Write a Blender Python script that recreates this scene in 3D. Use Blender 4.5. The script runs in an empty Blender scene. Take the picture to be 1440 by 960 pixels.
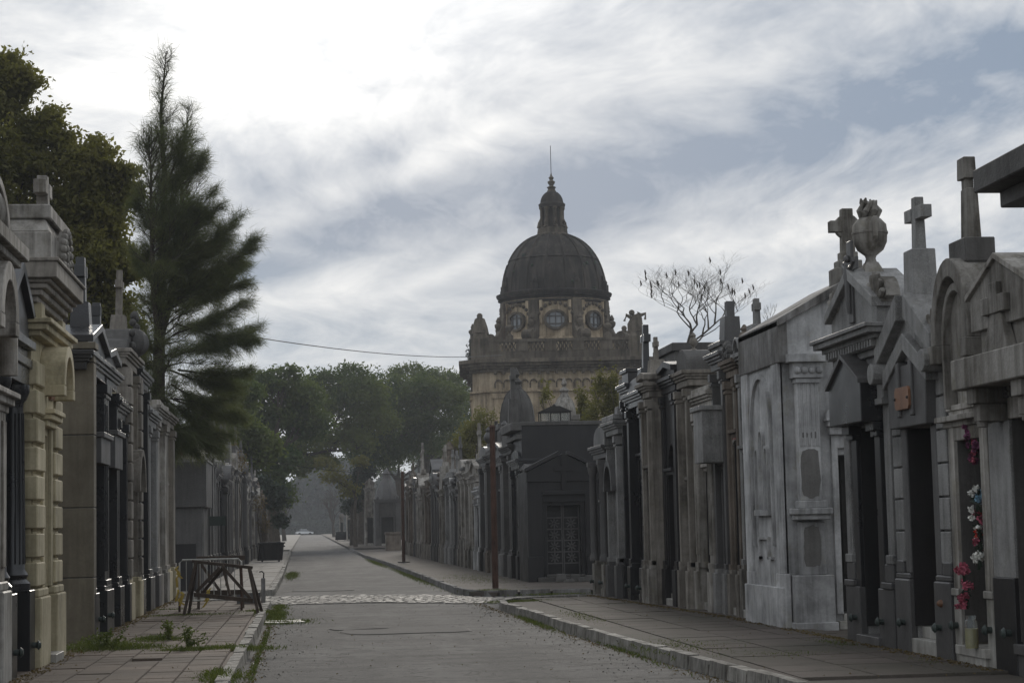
import bpy, math, random
import numpy as np
from mathutils import Vector, Matrix
random.seed(7); RNG=np.random.default_rng(7)
SC=bpy.context.scene; COL=SC.collection
# ---------------------------------------------------------------- camera geometry (1440 x 960 photo)
F_PX=2700.; EYE=1.7; VPX,VPY=430.,747.; ROLL=math.radians(1.25)
def camdir(px,py):
    return Vector(((px-720)/F_PX,-(py-480)/F_PX,-1.)).normalized()
FW=camdir(VPX,VPY); H2=camdir(VPX+1000,VPY-1000*math.tan(ROLL))
UP=H2.cross(FW).normalized(); RT=FW.cross(UP)
cam=bpy.data.cameras.new('camera'); camo=bpy.data.objects.new('camera',cam); COL.objects.link(camo)
R3=Matrix((tuple(RT),tuple(FW),tuple(UP)))
camo.matrix_world=Matrix.Translation((0,0,EYE))@R3.to_4x4()
cam.lens=F_PX/1440*36; cam.sensor_width=36; cam.clip_start=.1; cam.clip_end=6000
SC.camera=camo
def ray(px,py):
    c=camdir(px,py); return Vector((RT.dot(c),FW.dot(c),UP.dot(c)))
def proj(x,y,z):
    c=RT*x+FW*y+UP*(z-EYE); return 720-F_PX*c.x/c.z, 480+F_PX*c.y/c.z
def at(px,py,Y):
    r=ray(px,py); t=Y/r.y; return Vector((r.x*t,Y,EYE+r.z*t))
def gz(Y):
    if Y<120: return 0.
    if Y<460: return (Y-120)*.0026
    return .884-(Y-460)*.004
def Yof(X,px,z=.14):
    lo,hi=8.,600.
    for _ in range(60):
        m=(lo+hi)/2; p=proj(X(m) if callable(X) else X,m,z)[0]
        far=(p<px) if px>430 else (p>px)
        if far: hi=m
        else: lo=m
    return (lo+hi)/2
def Zof(X,Y,py):
    lo,hi=-2.,60.
    for _ in range(50):
        m=(lo+hi)/2
        if proj(X,Y,m)[1]>py: lo=m
        else: hi=m
    return (lo+hi)/2
# ---------------------------------------------------------------- light
SUN_AZ=math.radians(5.); SUN_EL=math.radians(15.5)
SC.view_settings.view_transform='Standard'; SC.view_settings.look='None'
SC.view_settings.exposure=0.1; SC.view_settings.gamma=1
sd=Vector((math.sin(SUN_AZ)*math.cos(SUN_EL),math.cos(SUN_AZ)*math.cos(SUN_EL),math.sin(SUN_EL)))
sl=bpy.data.lights.new('sun','SUN'); sl.energy=1.1; sl.angle=math.radians(10); sl.color=(1,.93,.83)
so=bpy.data.objects.new('sun',sl); COL.objects.link(so); so.rotation_euler=sd.to_track_quat('Z','Y').to_euler()
class NG:
    def __init__(s,nt): s.nt=nt; s.n=nt.nodes; s.l=nt.links
    def node(s,t,**k):
        n=s.n.new(t)
        for a,v in k.items(): setattr(n,a,v)
        return n
    def put(s,sock,v):
        if isinstance(v,bpy.types.NodeSocket): s.l.new(v,sock)
        elif v is not None: sock.default_value=v
    def m(s,op,a,b=None,c=None,clamp=False):
        n=s.node('ShaderNodeMath',operation=op); n.use_clamp=clamp
        s.put(n.inputs[0],a); s.put(n.inputs[1],b); s.put(n.inputs[2],c); return n.outputs[0]
    def mix(s,f,a,b,mode='MIX'):
        n=s.node('ShaderNodeMix',data_type='RGBA',blend_type=mode)
        s.put(n.inputs[0],f); s.put(n.inputs[6],a if not isinstance(a,tuple) else (*a[:3],1)); s.put(n.inputs[7],b if not isinstance(b,tuple) else (*b[:3],1)); return n.outputs[2]
    def noise(s,vec,scale,detail=4,rough=.55,dist=0):
        n=s.node('ShaderNodeTexNoise'); s.put(n.inputs['Vector'],vec); n.inputs['Scale'].default_value=scale
        n.inputs['Detail'].default_value=detail; n.inputs['Roughness'].default_value=rough; n.inputs['Distortion'].default_value=dist
        return n.outputs[0]
    def mapr(s,v,a,b,c=0.,d=1.,smooth=False):
        n=s.node('ShaderNodeMapRange'); n.interpolation_type='SMOOTHSTEP' if smooth else 'LINEAR'
        s.put(n.inputs[0],v)
        for i,q in enumerate((a,b,c,d)): n.inputs[i+1].default_value=q
        return n.outputs[0]
    def mapping(s,vec,scale=(1,1,1),rot=(0,0,0),loc=(0,0,0)):
        n=s.node('ShaderNodeMapping'); s.put(n.inputs[0],vec); n.inputs['Scale'].default_value=scale; n.inputs['Rotation'].default_value=rot; n.inputs['Location'].default_value=loc
        return n.outputs[0]
w=bpy.data.worlds.new('World'); SC.world=w; w.use_nodes=True
g=NG(w.node_tree); g.n.clear()
def make_sky():
    out=g.node('ShaderNodeOutputWorld'); bg=g.node('ShaderNodeBackground'); g.l.new(bg.outputs[0],out.inputs[0])
    tc=g.node('ShaderNodeTexCoord').outputs['Generated']
    sk=g.node('ShaderNodeTexSky',sky_type='NISHITA'); sk.sun_disc=False; sk.sun_elevation=SUN_EL; sk.sun_rotation=SUN_AZ
    sk.dust_density=1.5; sk.air_density=1.0
    sep=g.node('ShaderNodeSeparateXYZ'); g.l.new(tc,sep.inputs[0]); x,y,z=sep.outputs
    az=g.m('MULTIPLY',g.m('ARCTAN2',x,y),57.29578); el=g.m('MULTIPLY',g.m('ARCSINE',z),57.29578)
    # cloud layer seen from below: project on a plane so the streaks close up towards the horizon
    zz=g.m('ADD',g.m('MAXIMUM',z,0.),.16)
    cv=g.node('ShaderNodeCombineXYZ'); g.put(cv.inputs[0],g.m('DIVIDE',x,zz)); g.put(cv.inputs[1],g.m('DIVIDE',y,zz)); 
    wv=g.node('ShaderNodeTexNoise'); g.put(wv.inputs['Vector'],cv.outputs[0]); wv.inputs['Scale'].default_value=1.1; wv.inputs['Detail'].default_value=2
    vm=g.node('ShaderNodeVectorMath',operation='MULTIPLY_ADD'); g.put(vm.inputs[0],wv.outputs[1]); vm.inputs[1].default_value=(.5,.5,0); g.put(vm.inputs[2],cv.outputs[0]); cvw=vm.outputs[0]
    p=g.mapping(cvw,scale=(1.5,.95,1),rot=(0,0,math.radians(-30)))
    n1=g.noise(p,2.6,7,.6,.3)
    n2=g.noise(g.mapping(cvw,scale=(1.6,.9,1),rot=(0,0,math.radians(-24)),loc=(3.1,1.7,0)),8.0,7,.62,.3)
    n3=g.noise(g.mapping(cv.outputs[0],scale=(1,1,1),loc=(7,2,0)),.8,3,.5)
    def blob(px,py,sx,sy,ang,a):
        r=ray(px,py); a0=math.degrees(math.atan2(r.x,r.y)); e0=math.degrees(math.asin(r.z))
        k=F_PX*math.pi/180; sx/=k; sy/=k; t=math.radians(ang); c,s_=math.cos(t),math.sin(t)
        dx=g.m('SUBTRACT',az,a0); dy=g.m('SUBTRACT',el,e0)
        u=g.m('DIVIDE',g.m('ADD',g.m('MULTIPLY',dx,c),g.m('MULTIPLY',dy,s_)),sx)
        v=g.m('DIVIDE',g.m('SUBTRACT',g.m('MULTIPLY',dy,c),g.m('MULTIPLY',dx,s_)),sy)
        q=g.m('ADD',g.m('MULTIPLY',u,u),g.m('MULTIPLY',v,v))
        return g.m('MULTIPLY',g.m('EXPONENT',g.m('MULTIPLY',q,-1.)),a)
    m=g.m('ADD',g.m('MULTIPLY',g.m('SUBTRACT',n1,.5),2.3),g.m('MULTIPLY',g.m('SUBTRACT',n2,.5),1.45))
    m=g.m('ADD',m,g.m('MULTIPLY',g.m('SUBTRACT',n3,.5),.5))
    for b in BLOBS: m=g.m('ADD',m,blob(*b))
    m=g.m('ADD',m,.30)
    m=g.mapr(m,-.5,1.2,0.,1.)
    low=g.mapr(el,0.,9.,1.,0.)
    base=g.mix(low,(.235,.312,.425),(.44,.56,.665))
    nis=g.mix(1.,sk.outputs[0],(.02,.02,.022),'MULTIPLY')
    base=g.mix(.12,base,nis)
    cl=g.mix(m,base,(.88,.875,.86))
    glow=g.m('ADD',blob(520,0,400,170,14,.42),blob(640,-100,900,380,6,.12))
    glow=g.m('MULTIPLY',glow,g.mapr(m,0,1,.35,1.))
    gl=g.mix(1.,(1.,.965,.90),glow,'MULTIPLY')
    col=g.mix(1.,cl,gl,'ADD')
    back=g.mapr(y,-.6,.6,1.12,1.)     # sky behind the viewer brightened to lift the shaded tomb fronts
    col=g.mix(1.,col,back,'MULTIPLY')
    gnd=g.mapr(z,-.02,.0,0.,1.)
    col=g.mix(gnd,(.10,.10,.10),col)
    g.l.new(col,bg.inputs[0]); bg.inputs[1].default_value=1.0
BLOBS=[(420,70,380,120,10,.5),(130,90,330,170,0,.42),(520,320,270,48,20,-.75),(1050,205,420,62,19,-.78),(1350,150,240,70,14,-.5),(800,260,140,40,20,-.35),
 (480,230,130,26,16,-.5),(430,415,170,24,6,.6),(640,375,150,14,24,.42),(1010,345,300,24,4,.38),(640,205,210,22,22,.45),(430,480,700,26,0,-.35),(960,70,90,40,40,.35),
 (1180,40,200,30,25,.2),(1300,60,160,20,25,.3),(1300,290,240,40,4,.3),(1050,330,380,34,4,.25),(380,380,60,18,0,-.45),(760,150,70,40,20,-.25)]
make_sky()
# ---------------------------------------------------------------- materials
MATS={}
def newmat(name):
    mt=bpy.data.materials.new(name); mt.use_nodes=True; q=NG(mt.node_tree)
    b=q.n['Principled BSDF']; MATS[name]=mt
    return mt,q,b
def stone(name,col,rough=.75,stain=.6,speck=0.,bump=.25,streak=1.,scale=1.,spec=.4,warm=(.75,.7,.62),ls=0.):
    mt,q,b=newmat(name)
    pos=q.node('ShaderNodeNewGeometry').outputs['Position']; oi=q.node('ShaderNodeObjectInfo').outputs['Random']
    n1=q.noise(pos,1.3*scale,6,.66); n2=q.noise(q.mapping(pos,scale=(6,6,.45)),1.3*scale,6,.66); n3=q.noise(pos,26*scale,4,.6)
    n4=q.noise(q.mapping(pos,scale=(4.5,4.5,.42),loc=(3,1,0)),1.1*scale,7,.66,.5); n5=q.noise(q.mapping(pos,loc=(5,5,2)),3.4*scale,6,.7)
    k=q.m('MULTIPLY',q.mapr(n1,.36,.64),.62); k=q.m('ADD',k,q.m('MULTIPLY',q.mapr(n2,.42,.68),.6*streak)); 
    k=q.m('MULTIPLY',k,stain,clamp=True)
    col=(col[0],col[1]*.985,col[2]*.95)
    dark=tuple(c*.30*wv/.72 for c,wv in zip(col,warm))
    lite=tuple(min(1,c*1.12) for c in col)
    c=q.mix(k,lite,dark)
    c=q.mix(q.m('MULTIPLY',q.mapr(n3,.4,.65),.28),c,tuple(x*.55 for x in col))
    bl=q.m('MULTIPLY',q.m('MULTIPLY',q.mapr(n4,.48,.68),q.mapr(n1,.38,.62)),min(.8,stain*streak*.85)); c=q.mix(bl,c,tuple(x*.16+.006 for x in dark))
    if sum(col)>.3: c=q.mix(q.m('MULTIPLY',q.mapr(n5,.56,.66),.45*stain),c,tuple(x*y for x,y in zip(col,(.52,.5,.40))))
    if ls: c=q.mix(q.m('MULTIPLY',q.mapr(n4,.48,.36),ls),c,tuple(x*2.1 for x in col))
    if speck>0:
        v=q.noise(pos,160,2,.7); c=q.mix(q.m('MULTIPLY',q.mapr(v,.52,.60),speck),c,tuple(min(1,x*2.2+.05) for x in col))
    hv=q.m('ADD',.82,q.m('MULTIPLY',oi,.32)); c=q.mix(1.,c,hv,'MULTIPLY')
    q.l.new(c,b.inputs['Base Color']); q.put(b.inputs['Roughness'],q.mapr(n1,.3,.7,max(.05,rough-.08),min(1,rough+.1)))
    b.inputs['Specular IOR Level'].default_value=spec
    if bump>0:
        bp=q.node('ShaderNodeBump'); bp.inputs['Strength'].default_value=bump; bp.inputs['Distance'].default_value=.02
        q.put(bp.inputs['Height'],q.m('ADD',n3,q.m('MULTIPLY',n2,.6))); q.l.new(bp.outputs[0],b.inputs['Normal'])
    return mt
stone('black',(.016,.016,.018),.30,.4,.12,.02,spec=.6,warm=(.75,.75,.75))
stone('black_dull',(.022,.021,.022),.42,.5,.15,.1,warm=(.75,.75,.75))
stone('dark',(.10,.096,.093),.7,.6,0,.4)
stone('charcoal',(.095,.092,.092),.45,.5,.2,.15,warm=(.75,.75,.75))
stone('granite',(.25,.247,.245),.55,.95,.35,.12,warm=(.75,.74,.72))
stone('grey',(.33,.315,.295),.85,1.1,0,.35)
stone('light',(.42,.40,.375),.85,1.05,0,.3)
stone('beige',(.285,.262,.235),.85,.9,0,.35)
stone('brown',(.18,.15,.125),.85,.9,0,.45)
stone('cream',(.52,.46,.32),.85,.6,0,.2,warm=(.7,.68,.5))
stone('olive',(.16,.14,.105),.75,.5,0,.15)
stone('white',(.52,.52,.53),.85,1.0,0,.35,streak=.55,warm=(.72,.72,.72))
stone('marble',(.45,.44,.42),.55,.9,0,.1)
stone('concrete',(.27,.265,.265),.9,1.0,0,.25)
stone('brick_red',(.17,.06,.045),.9,.5,0,.5)
stone('dome_skin',(.043,.036,.030),.85,.9,0,.5,streak=1.5,scale=.35,ls=.6)
stone('dome_stone',(.56,.455,.325),.85,.95,0,.5,streak=1.3,scale=.35)
stone('dome_trim',(.17,.145,.115),.9,1.0,0,.5,streak=1.2,scale=.4)
stone('bark',(.075,.062,.05),.9,.6,0,.8,scale=3)
stone('iron',(.03,.028,.026),.55,.5,0,.1); stone('bronze',(.17,.085,.045),.5,.6,0,.1); stone('copper',(.23,.115,.065),.45,.4,0,.05)
stone('verdigris',(.04,.055,.05),.55,.5,0,.1); stone('rust',(.085,.042,.028),.8,.7,0,.3,scale=3)
stone('wood',(.075,.055,.042),.85,.6,0,.5,scale=3); stone('white_paint',(.5,.5,.48),.6,.6,0,.1,scale=3)
stone('red_letter',(.30,.07,.055),.7,.3,0,0); stone('yellow_wall',(.6,.42,.08),.8,.3,0,0)
stone('plastic',(.012,.012,.014),.35,.3,0,.03); stone('tape',(.5,.36,.06),.6,.3,0,0); stone('pink',(.42,.10,.15),.7,.2,0,0)
stone('magenta',(.22,.06,.15),.7,.3,0,0); stone('petal_white',(.75,.75,.72),.7,.2,0,0); stone('petal_red',(.6,.07,.05),.7,.2,0,0); stone('petal_blue',(.25,.42,.55),.7,.2,0,0)
stone('juice',(.36,.30,.09),.3,.2,0,0); stone('car_paint',(.6,.62,.64),.25,.1,0,0,spec=.6); stone('rubber',(.02,.02,.02),.8,.2,0,0)
stone('render_grey',(.17,.165,.16),.9,.3,0,.3,scale=2)
stone('twig',(.13,.115,.10),.9,.4,0,.3,scale=3)
stone('pod',(.05,.035,.025),.9,.3,0,0)
def glassmat():
    mt,q,b=newmat('glass'); b.inputs['Base Color'].default_value=(.17,.18,.19,1); b.inputs['Roughness'].default_value=.25; b.inputs['Specular IOR Level'].default_value=.8
    mt,q,b=newmat('skylight_glass'); b.inputs['Base Color'].default_value=(.8,.8,.76,1); b.inputs['Roughness'].default_value=.12; b.inputs['Transmission Weight'].default_value=.85; b.inputs['IOR'].default_value=1.05
    mt,q,b=newmat('clear_glass'); b.inputs['Base Color'].default_value=(.8,.85,.85,1); b.inputs['Roughness'].default_value=.05; b.inputs['Transmission Weight'].default_value=.9; b.inputs['IOR'].default_value=1.3
glassmat()
def ground_mats():
    mt,q,b=newmat('asphalt'); pos=q.node('ShaderNodeNewGeometry').outputs['Position']
    n1=q.noise(q.mapping(pos,scale=(1,.16,1)),.9,6,.6); n2=q.noise(pos,3.5,6,.65); n3=q.noise(pos,70,3,.7); n4=q.noise(pos,28,2,.6)
    c=q.mix(q.mapr(n1,.36,.64),(.048,.046,.044),(.112,.106,.10))
    c=q.mix(q.m('MULTIPLY',q.mapr(n2,.45,.7),.5),c,(.055,.05,.047))
    c=q.mix(q.m('MULTIPLY',q.mapr(n3,.55,.7),.6),c,(.26,.25,.24))
    c=q.mix(q.mapr(n4,.70,.76),c,(.4,.39,.37))
    sx=q.node('ShaderNodeSeparateXYZ'); q.l.new(pos,sx.inputs[0]); gr=q.m('MULTIPLY',q.mapr(sx.outputs[0],2.3,3.6),q.mapr(n2,.4,.6)); c=q.mix(q.m('MULTIPLY',gr,.55),c,(.17,.162,.15))
    n5=q.noise(q.mapping(pos,scale=(.25,1.6,1)),1.1,5,.6); c=q.mix(q.m('MULTIPLY',q.mapr(n5,.48,.62),.65),c,(.042,.04,.038)); n6=q.noise(q.mapping(pos,scale=(.9,.5,1),loc=(9,4,0)),.7,5,.7); c=q.mix(q.m('MULTIPLY',q.mapr(n6,.54,.6),.5),c,(.14,.134,.125))
    v=q.node('ShaderNodeTexVoronoi',feature='DISTANCE_TO_EDGE'); wz=q.node('ShaderNodeVectorMath',operation='MULTIPLY_ADD'); wn=q.node('ShaderNodeTexNoise'); q.put(wn.inputs['Vector'],pos); wn.inputs['Scale'].default_value=1.6; q.put(wz.inputs[0],wn.outputs[1]); wz.inputs[1].default_value=(1.2,1.2,0); q.put(wz.inputs[2],pos); q.put(v.inputs['Vector'],q.mapping(wz.outputs[0],scale=(.45,.32,1))); 
    w2=q.noise(pos,1.7,4,.6); cr=q.m('MULTIPLY',q.mapr(v.outputs[0],0.,.055,1.,0.),q.mapr(w2,.42,.55))
    c=q.mix(cr,c,(.03,.028,.025))
    q.l.new(c,b.inputs['Base Color']); b.inputs['Roughness'].default_value=.85; b.inputs['Specular IOR Level'].default_value=.25
    bp=q.node('ShaderNodeBump'); bp.inputs['Strength'].default_value=.55; bp.inputs['Distance'].default_value=.02
    q.put(bp.inputs['Height'],q.m('SUBTRACT',q.m('ADD',n3,q.m('MULTIPLY',n2,1.2)),cr)); q.l.new(bp.outputs[0],b.inputs['Normal'])
    mt,q,b=newmat('patch'); pos=q.node('ShaderNodeNewGeometry').outputs['Position']
    n2=q.noise(pos,5,6,.65); n3=q.noise(pos,70,3,.7)
    c=q.mix(q.mapr(n2,.35,.7),(.062,.059,.056),(.105,.10,.094)); c=q.mix(q.m('MULTIPLY',q.mapr(n3,.55,.7),.5),c,(.22,.21,.2))
    q.l.new(c,b.inputs['Base Color']); b.inputs['Roughness'].default_value=.9; b.inputs['Specular IOR Level'].default_value=.2
    mt,q,b=newmat('earth'); pos=q.node('ShaderNodeNewGeometry').outputs['Position']
    n2=q.noise(pos,.6,7,.65); n3=q.noise(pos,14,5,.7)
    c=q.mix(q.mapr(n2,.35,.7),(.10,.085,.07),(.065,.075,.045)); c=q.mix(q.m('MULTIPLY',q.mapr(n3,.5,.7),.5),c,(.17,.15,.13))
    q.l.new(c,b.inputs['Base Color']); b.inputs['Roughness'].default_value=.9
    for nm,c1,c2,c3 in (('tile',(.108,.080,.062),(.165,.128,.10),(.07,.057,.046)),('slab',(.085,.070,.060),(.115,.095,.082),(.06,.058,.042)),('path_slab',(.27,.245,.22),(.36,.33,.30),(.14,.13,.10))):
        mt,q,b=newmat(nm); pos=q.node('ShaderNodeNewGeometry').outputs['Position']; oi=q.node('ShaderNodeObjectInfo').outputs['Random']
        n1=q.noise(pos,.55,6,.65); n2=q.noise(pos,4,6,.65); n3=q.noise(pos,45,3,.6)
        c=q.mix(oi,c1,c2); c=q.mix(q.m('MULTIPLY',q.mapr(n1,.4,.66),.75),c,c3); c=q.mix(q.m('MULTIPLY',q.mapr(n2,.5,.7),.5),c,tuple(x*.55 for x in c1))
        c=q.mix(q.m('MULTIPLY',q.mapr(n3,.6,.72),.25),c,(.26,.24,.22))
        q.l.new(c,b.inputs['Base Color']); b.inputs['Roughness'].default_value=.85; b.inputs['Specular IOR Level'].default_value=.2
        bp=q.node('ShaderNodeBump'); bp.inputs['Strength'].default_value=.35; bp.inputs['Distance'].default_value=.015
        q.put(bp.inputs['Height'],q.m('ADD',n2,n3)); q.l.new(bp.outputs[0],b.inputs['Normal'])
    stone('kerb_granite',(.35,.335,.31),.8,.9,0,.6,scale=3); stone('cobble',(.15,.142,.13),.62,.8,0,.6,scale=5)
ground_mats()
def leafmat(name,c1,c2,trans=.35,scale=.5):
    mt,q,b=newmat(name); pos=q.node('ShaderNodeNewGeometry').outputs['Position']
    n=q.noise(pos,scale,3,.6); n2=q.noise(pos,scale*9,2,.6)
    c=q.mix(q.mapr(q.m('ADD',q.m('MULTIPLY',n,.65),q.m('MULTIPLY',n2,.35)),.36,.62),c1,c2)
    q.l.new(c,b.inputs['Base Color']); b.inputs['Roughness'].default_value=.55; b.inputs['Specular IOR Level'].default_value=.25
    tr=q.node('ShaderNodeBsdfTranslucent'); tc=q.mix(1.,c,(1.2,1.25,.7),'MULTIPLY'); q.l.new(tc,tr.inputs[0])
    mx=q.node('ShaderNodeMixShader'); mx.inputs[0].default_value=trans; q.l.new(b.outputs[0],mx.inputs[1]); q.l.new(tr.outputs[0],mx.inputs[2])
    q.l.new(mx.outputs[0],q.n['Material Output'].inputs[0])
leafmat('leaf_broad',(.11,.11,.035),(.21,.19,.06),.55,.35); leafmat('leaf_pine',(.085,.10,.05),(.14,.15,.07),.45,.5)
leafmat('leaf_tipa',(.045,.075,.03),(.125,.15,.04),.4,.09); leafmat('leaf_olive',(.11,.105,.03),(.16,.15,.045),.45,.5); leafmat('grass',(.06,.085,.02),(.13,.15,.035),.3,3.); leafmat('leaf_dark',(.022,.034,.026),(.045,.06,.04),.2,.3)
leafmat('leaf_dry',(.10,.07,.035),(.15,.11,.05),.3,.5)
# ---------------------------------------------------------------- mesh helpers
class MB:
    def __init__(s): s.v=[]; s.f=[]
    def box(s,x0,x1,y0,y1,z0,z1):
        if x0>x1: x0,x1=x1,x0
        if y0>y1: y0,y1=y1,y0
        b=len(s.v); s.v+=[(x,y,z) for z in (z0,z1) for y in (y0,y1) for x in (x0,x1)]
        s.f+=[tuple(b+i for i in q) for q in ((0,2,3,1),(4,5,7,6),(0,1,5,4),(2,6,7,3),(0,4,6,2),(1,3,7,5))]; return s
    def taper(s,cx,cy,a0,b0,a1,b1,z0,z1):
        b=len(s.v)
        for a,c,z in ((a0,b0,z0),(a1,b1,z1)): s.v+=[(cx-a,cy-c,z),(cx+a,cy-c,z),(cx-a,cy+c,z),(cx+a,cy+c,z)]
        s.f+=[tuple(b+i for i in q) for q in ((0,2,3,1),(4,5,7,6),(0,1,5,4),(2,6,7,3),(0,4,6,2),(1,3,7,5))]; return s
    def prism(s,poly,a,b_,axis='y'):
        n=len(poly); b=len(s.v)
        for t in (a,b_):
            for p,q in poly: s.v.append((p,t,q) if axis=='y' else ((t,p,q) if axis=='x' else (p,q,t)))
        s.f.append(tuple(b+i for i in range(n))); s.f.append(tuple(b+n+n-1-i for i in range(n)))
        for i in range(n): j=(i+1)%n; s.f.append((b+i,b+n+i,b+n+j,b+j))
        return s
    def lathe(s,cx,cy,prof,n=16,a0=0.):
        b=len(s.v)
        for r,z in prof:
            for i in range(n): t=a0+2*math.pi*i/n; s.v.append((cx+r*math.cos(t),cy+r*math.sin(t),z))
        for k in range(len(prof)-1):
            for i in range(n): j=(i+1)%n; s.f.append((b+k*n+i,b+k*n+j,b+(k+1)*n+j,b+(k+1)*n+i))
        s.f.append(tuple(b+n-1-i for i in range(n))); s.f.append(tuple(b+(len(prof)-1)*n+i for i in range(n))); return s
    def tube(s,pts,rad,n=6):
        pts=[Vector(p) for p in pts]; b=len(s.v); N=len(pts)
        if not hasattr(rad,'__len__'): rad=[rad]*N
        for k in range(N):
            d=(pts[min(k+1,N-1)]-pts[max(k-1,0)]).normalized(); u=d.orthogonal().normalized() if abs(d.z)>.9 else d.cross(Vector((0,0,1))).normalized(); v=d.cross(u)
            for i in range(n): t=2*math.pi*i/n; s.v.append(tuple(pts[k]+(u*math.cos(t)+v*math.sin(t))*rad[k]))
        for k in range(N-1):
            for i in range(n): j=(i+1)%n; s.f.append((b+k*n+i,b+k*n+j,b+(k+1)*n+j,b+(k+1)*n+i))
        s.f.append(tuple(b+n-1-i for i in range(n))); s.f.append(tuple(b+(N-1)*n+i for i in range(n))); return s
    def bar(s,p,q,wd,th):   # rectangular bar from p to q
        p=Vector(p); q=Vector(q); d=(q-p).normalized(); u=d.cross(Vector((0,1,0)))
        if u.length<.1: u=d.cross(Vector((1,0,0)))
        u.normalize(); v=d.cross(u); b=len(s.v)
        for c in (p,q):
            for i,j in ((-1,-1),(1,-1),(-1,1),(1,1)): s.v.append(tuple(c+u*(wd/2*i)+v*(th/2*j)))
        s.f+=[tuple(b+i for i in k) for k in ((0,2,3,1),(4,5,7,6),(0,1,5,4),(2,6,7,3),(0,4,6,2),(1,3,7,5))]; return s
    def ring(s,cx,cz,r0,r1,a0,a1,y0,y1,n=14,sx=1.,sz=1.):   # arch band in the xz plane
        P=[]
        for i in range(n+1):
            t=math.radians(a0+(a1-a0)*i/n); P.append((math.cos(t),math.sin(t)))
        b=len(s.v)
        for c,q in P:
            for r in (r0,r1):
                for y in (y0,y1): s.v.append((cx+r*c*sx,y,cz+r*q*sz))
        for i in range(n):
            a=b+i*4; c=a+4
            s.f+=[(a,a+1,c+1,c),(a+2,c+2,c+3,a+3),(a,c,c+2,a+2),(a+1,a+3,c+3,c+1)]
        s.f+=[(b,b+2,b+3,b+1),(b+n*4,b+n*4+1,b+n*4+3,b+n*4+2)]; return s
    def cornice(s,x0,x1,yf,yb,z,layers):
        for dz,pr in layers: s.box(x0-pr*.7,x1+pr*.7,yf-pr,yb,z,z+dz); z+=dz-.0005
        return z
    def sphere(s,cx,cy,cz,r,n=8,sz=1.):
        return s.lathe(cx,cy,[(r*max(.03,math.sin(math.pi*k/n)),cz-r*sz*math.cos(math.pi*k/n)) for k in range(n+1)],n)
    def build(s,name,mat,parent=None,smooth=False,bevel=0.,kind=None):
        me=bpy.data.meshes.new(name); me.from_pydata(s.v,[],s.f); me.validate(); me.update()
        if mat: me.materials.append(MATS[mat])
        if smooth: me.shade_smooth(); me.set_sharp_from_angle(angle=math.radians(38))
        o=bpy.data.objects.new(name,me); COL.objects.link(o)
        if parent is not None: o.parent=parent
        if bevel:
            md=o.modifiers.new('b','BEVEL'); md.width=bevel; md.segments=1; md.limit_method='ANGLE'; md.angle_limit=math.radians(40)
        if kind: o['kind']=kind
        return o
def tag(o,label,cat,group=None):
    o['label']=label; o['category']=cat
    if group: o['group']=group
    return o
def empty(name,loc,rz=0,label=None,cat=None,group=None):
    o=bpy.data.objects.new(name,None); COL.objects.link(o); o.location=loc; o.rotation_euler=(0,0,rz); o.empty_display_size=.3
    if label: tag(o,label,cat,group)
    return o
def structure(o): o['kind']='structure'; return o
def copyof(o,parent=None,loc=None):
    c=o.copy(); COL.objects.link(c); c.parent=parent
    if loc is not None: c.location=loc
    return c
import bmesh
def fixn(o):
    bm=bmesh.new(); bm.from_mesh(o.data); bmesh.ops.recalc_face_normals(bm,faces=bm.faces); bm.to_mesh(o.data); bm.free(); return o
_ob=MB.build
def _b2(s,name,mat,parent=None,smooth=False,bevel=0.,kind=None):
    o=_ob(s,name,mat,parent,False,bevel*.55,kind); fixn(o)
    if smooth: o.data.shade_smooth(); o.data.set_sharp_from_angle(angle=math.radians(38))
    return o
MB.build=_b2
# ---------------------------------------------------------------- ground, road, pavements
RKN=[(4.75,4),(4.63,18.8),(4.42,23),(4.22,27.5),(4.14,31.4),(4.08,36),(3.98,39.6),(4.1,41.2),(4.5,42.4),(5.4,43.0),(14,43.6)]
RKF=[(14,46.9),(6.4,46.9),(4.6,46.9),(4.05,47.7),(3.86,49.7),(3.85,70),(3.84,92),(3.6,120),(3.6,160)]
LKN=[(-.84,4),(-.82,20.5),(-.81,33.8),(-.81,44.4),(-1.1,45.3),(-2,45.8),(-12,46)]
LKF=[(-12,51.2),(-1.9,51.2),(-1.2,51.6),(-.86,52.6),(-.85,70),(-.95,97),(-1.2,160)]
def ys(a,b): 
    L=[a]
    for q in (120,160,200,240,280,320,360,400,430,460,500,600):
        if a<q<b: L.append(q)
    return L+[b]
def sheet(name,mat,poly_x0,poly_x1,Y0,Y1,dz):
    v=[];f=[];Y=ys(Y0,Y1)
    for y in Y: v+=[(poly_x0,y,gz(y)+dz),(poly_x1,y,gz(y)+dz)]
    for i in range(len(Y)-1): f.append((2*i,2*i+1,2*i+3,2*i+2))
    m=MB(); m.v=v; m.f=f; return structure(m.build(name,mat))
sheet('ground','earth',-700,700,-150,1500,-.03)
sheet('road','asphalt',-1.6,5.4,-6,560,0.)
m=MB(); m.prism([(-14,46.0),(-.8,45.7),(1.5,45.5),(4.2,43.4),(5.3,43.05),(16,43.5),(16,46.9),(5,46.9),(3.95,47.9),(3.7,49.6),(1.5,51.0),(-1.,51.6),(-14,51.4)],.002,.012,'z')
structure(m.build('cross_street','asphalt'))
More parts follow.
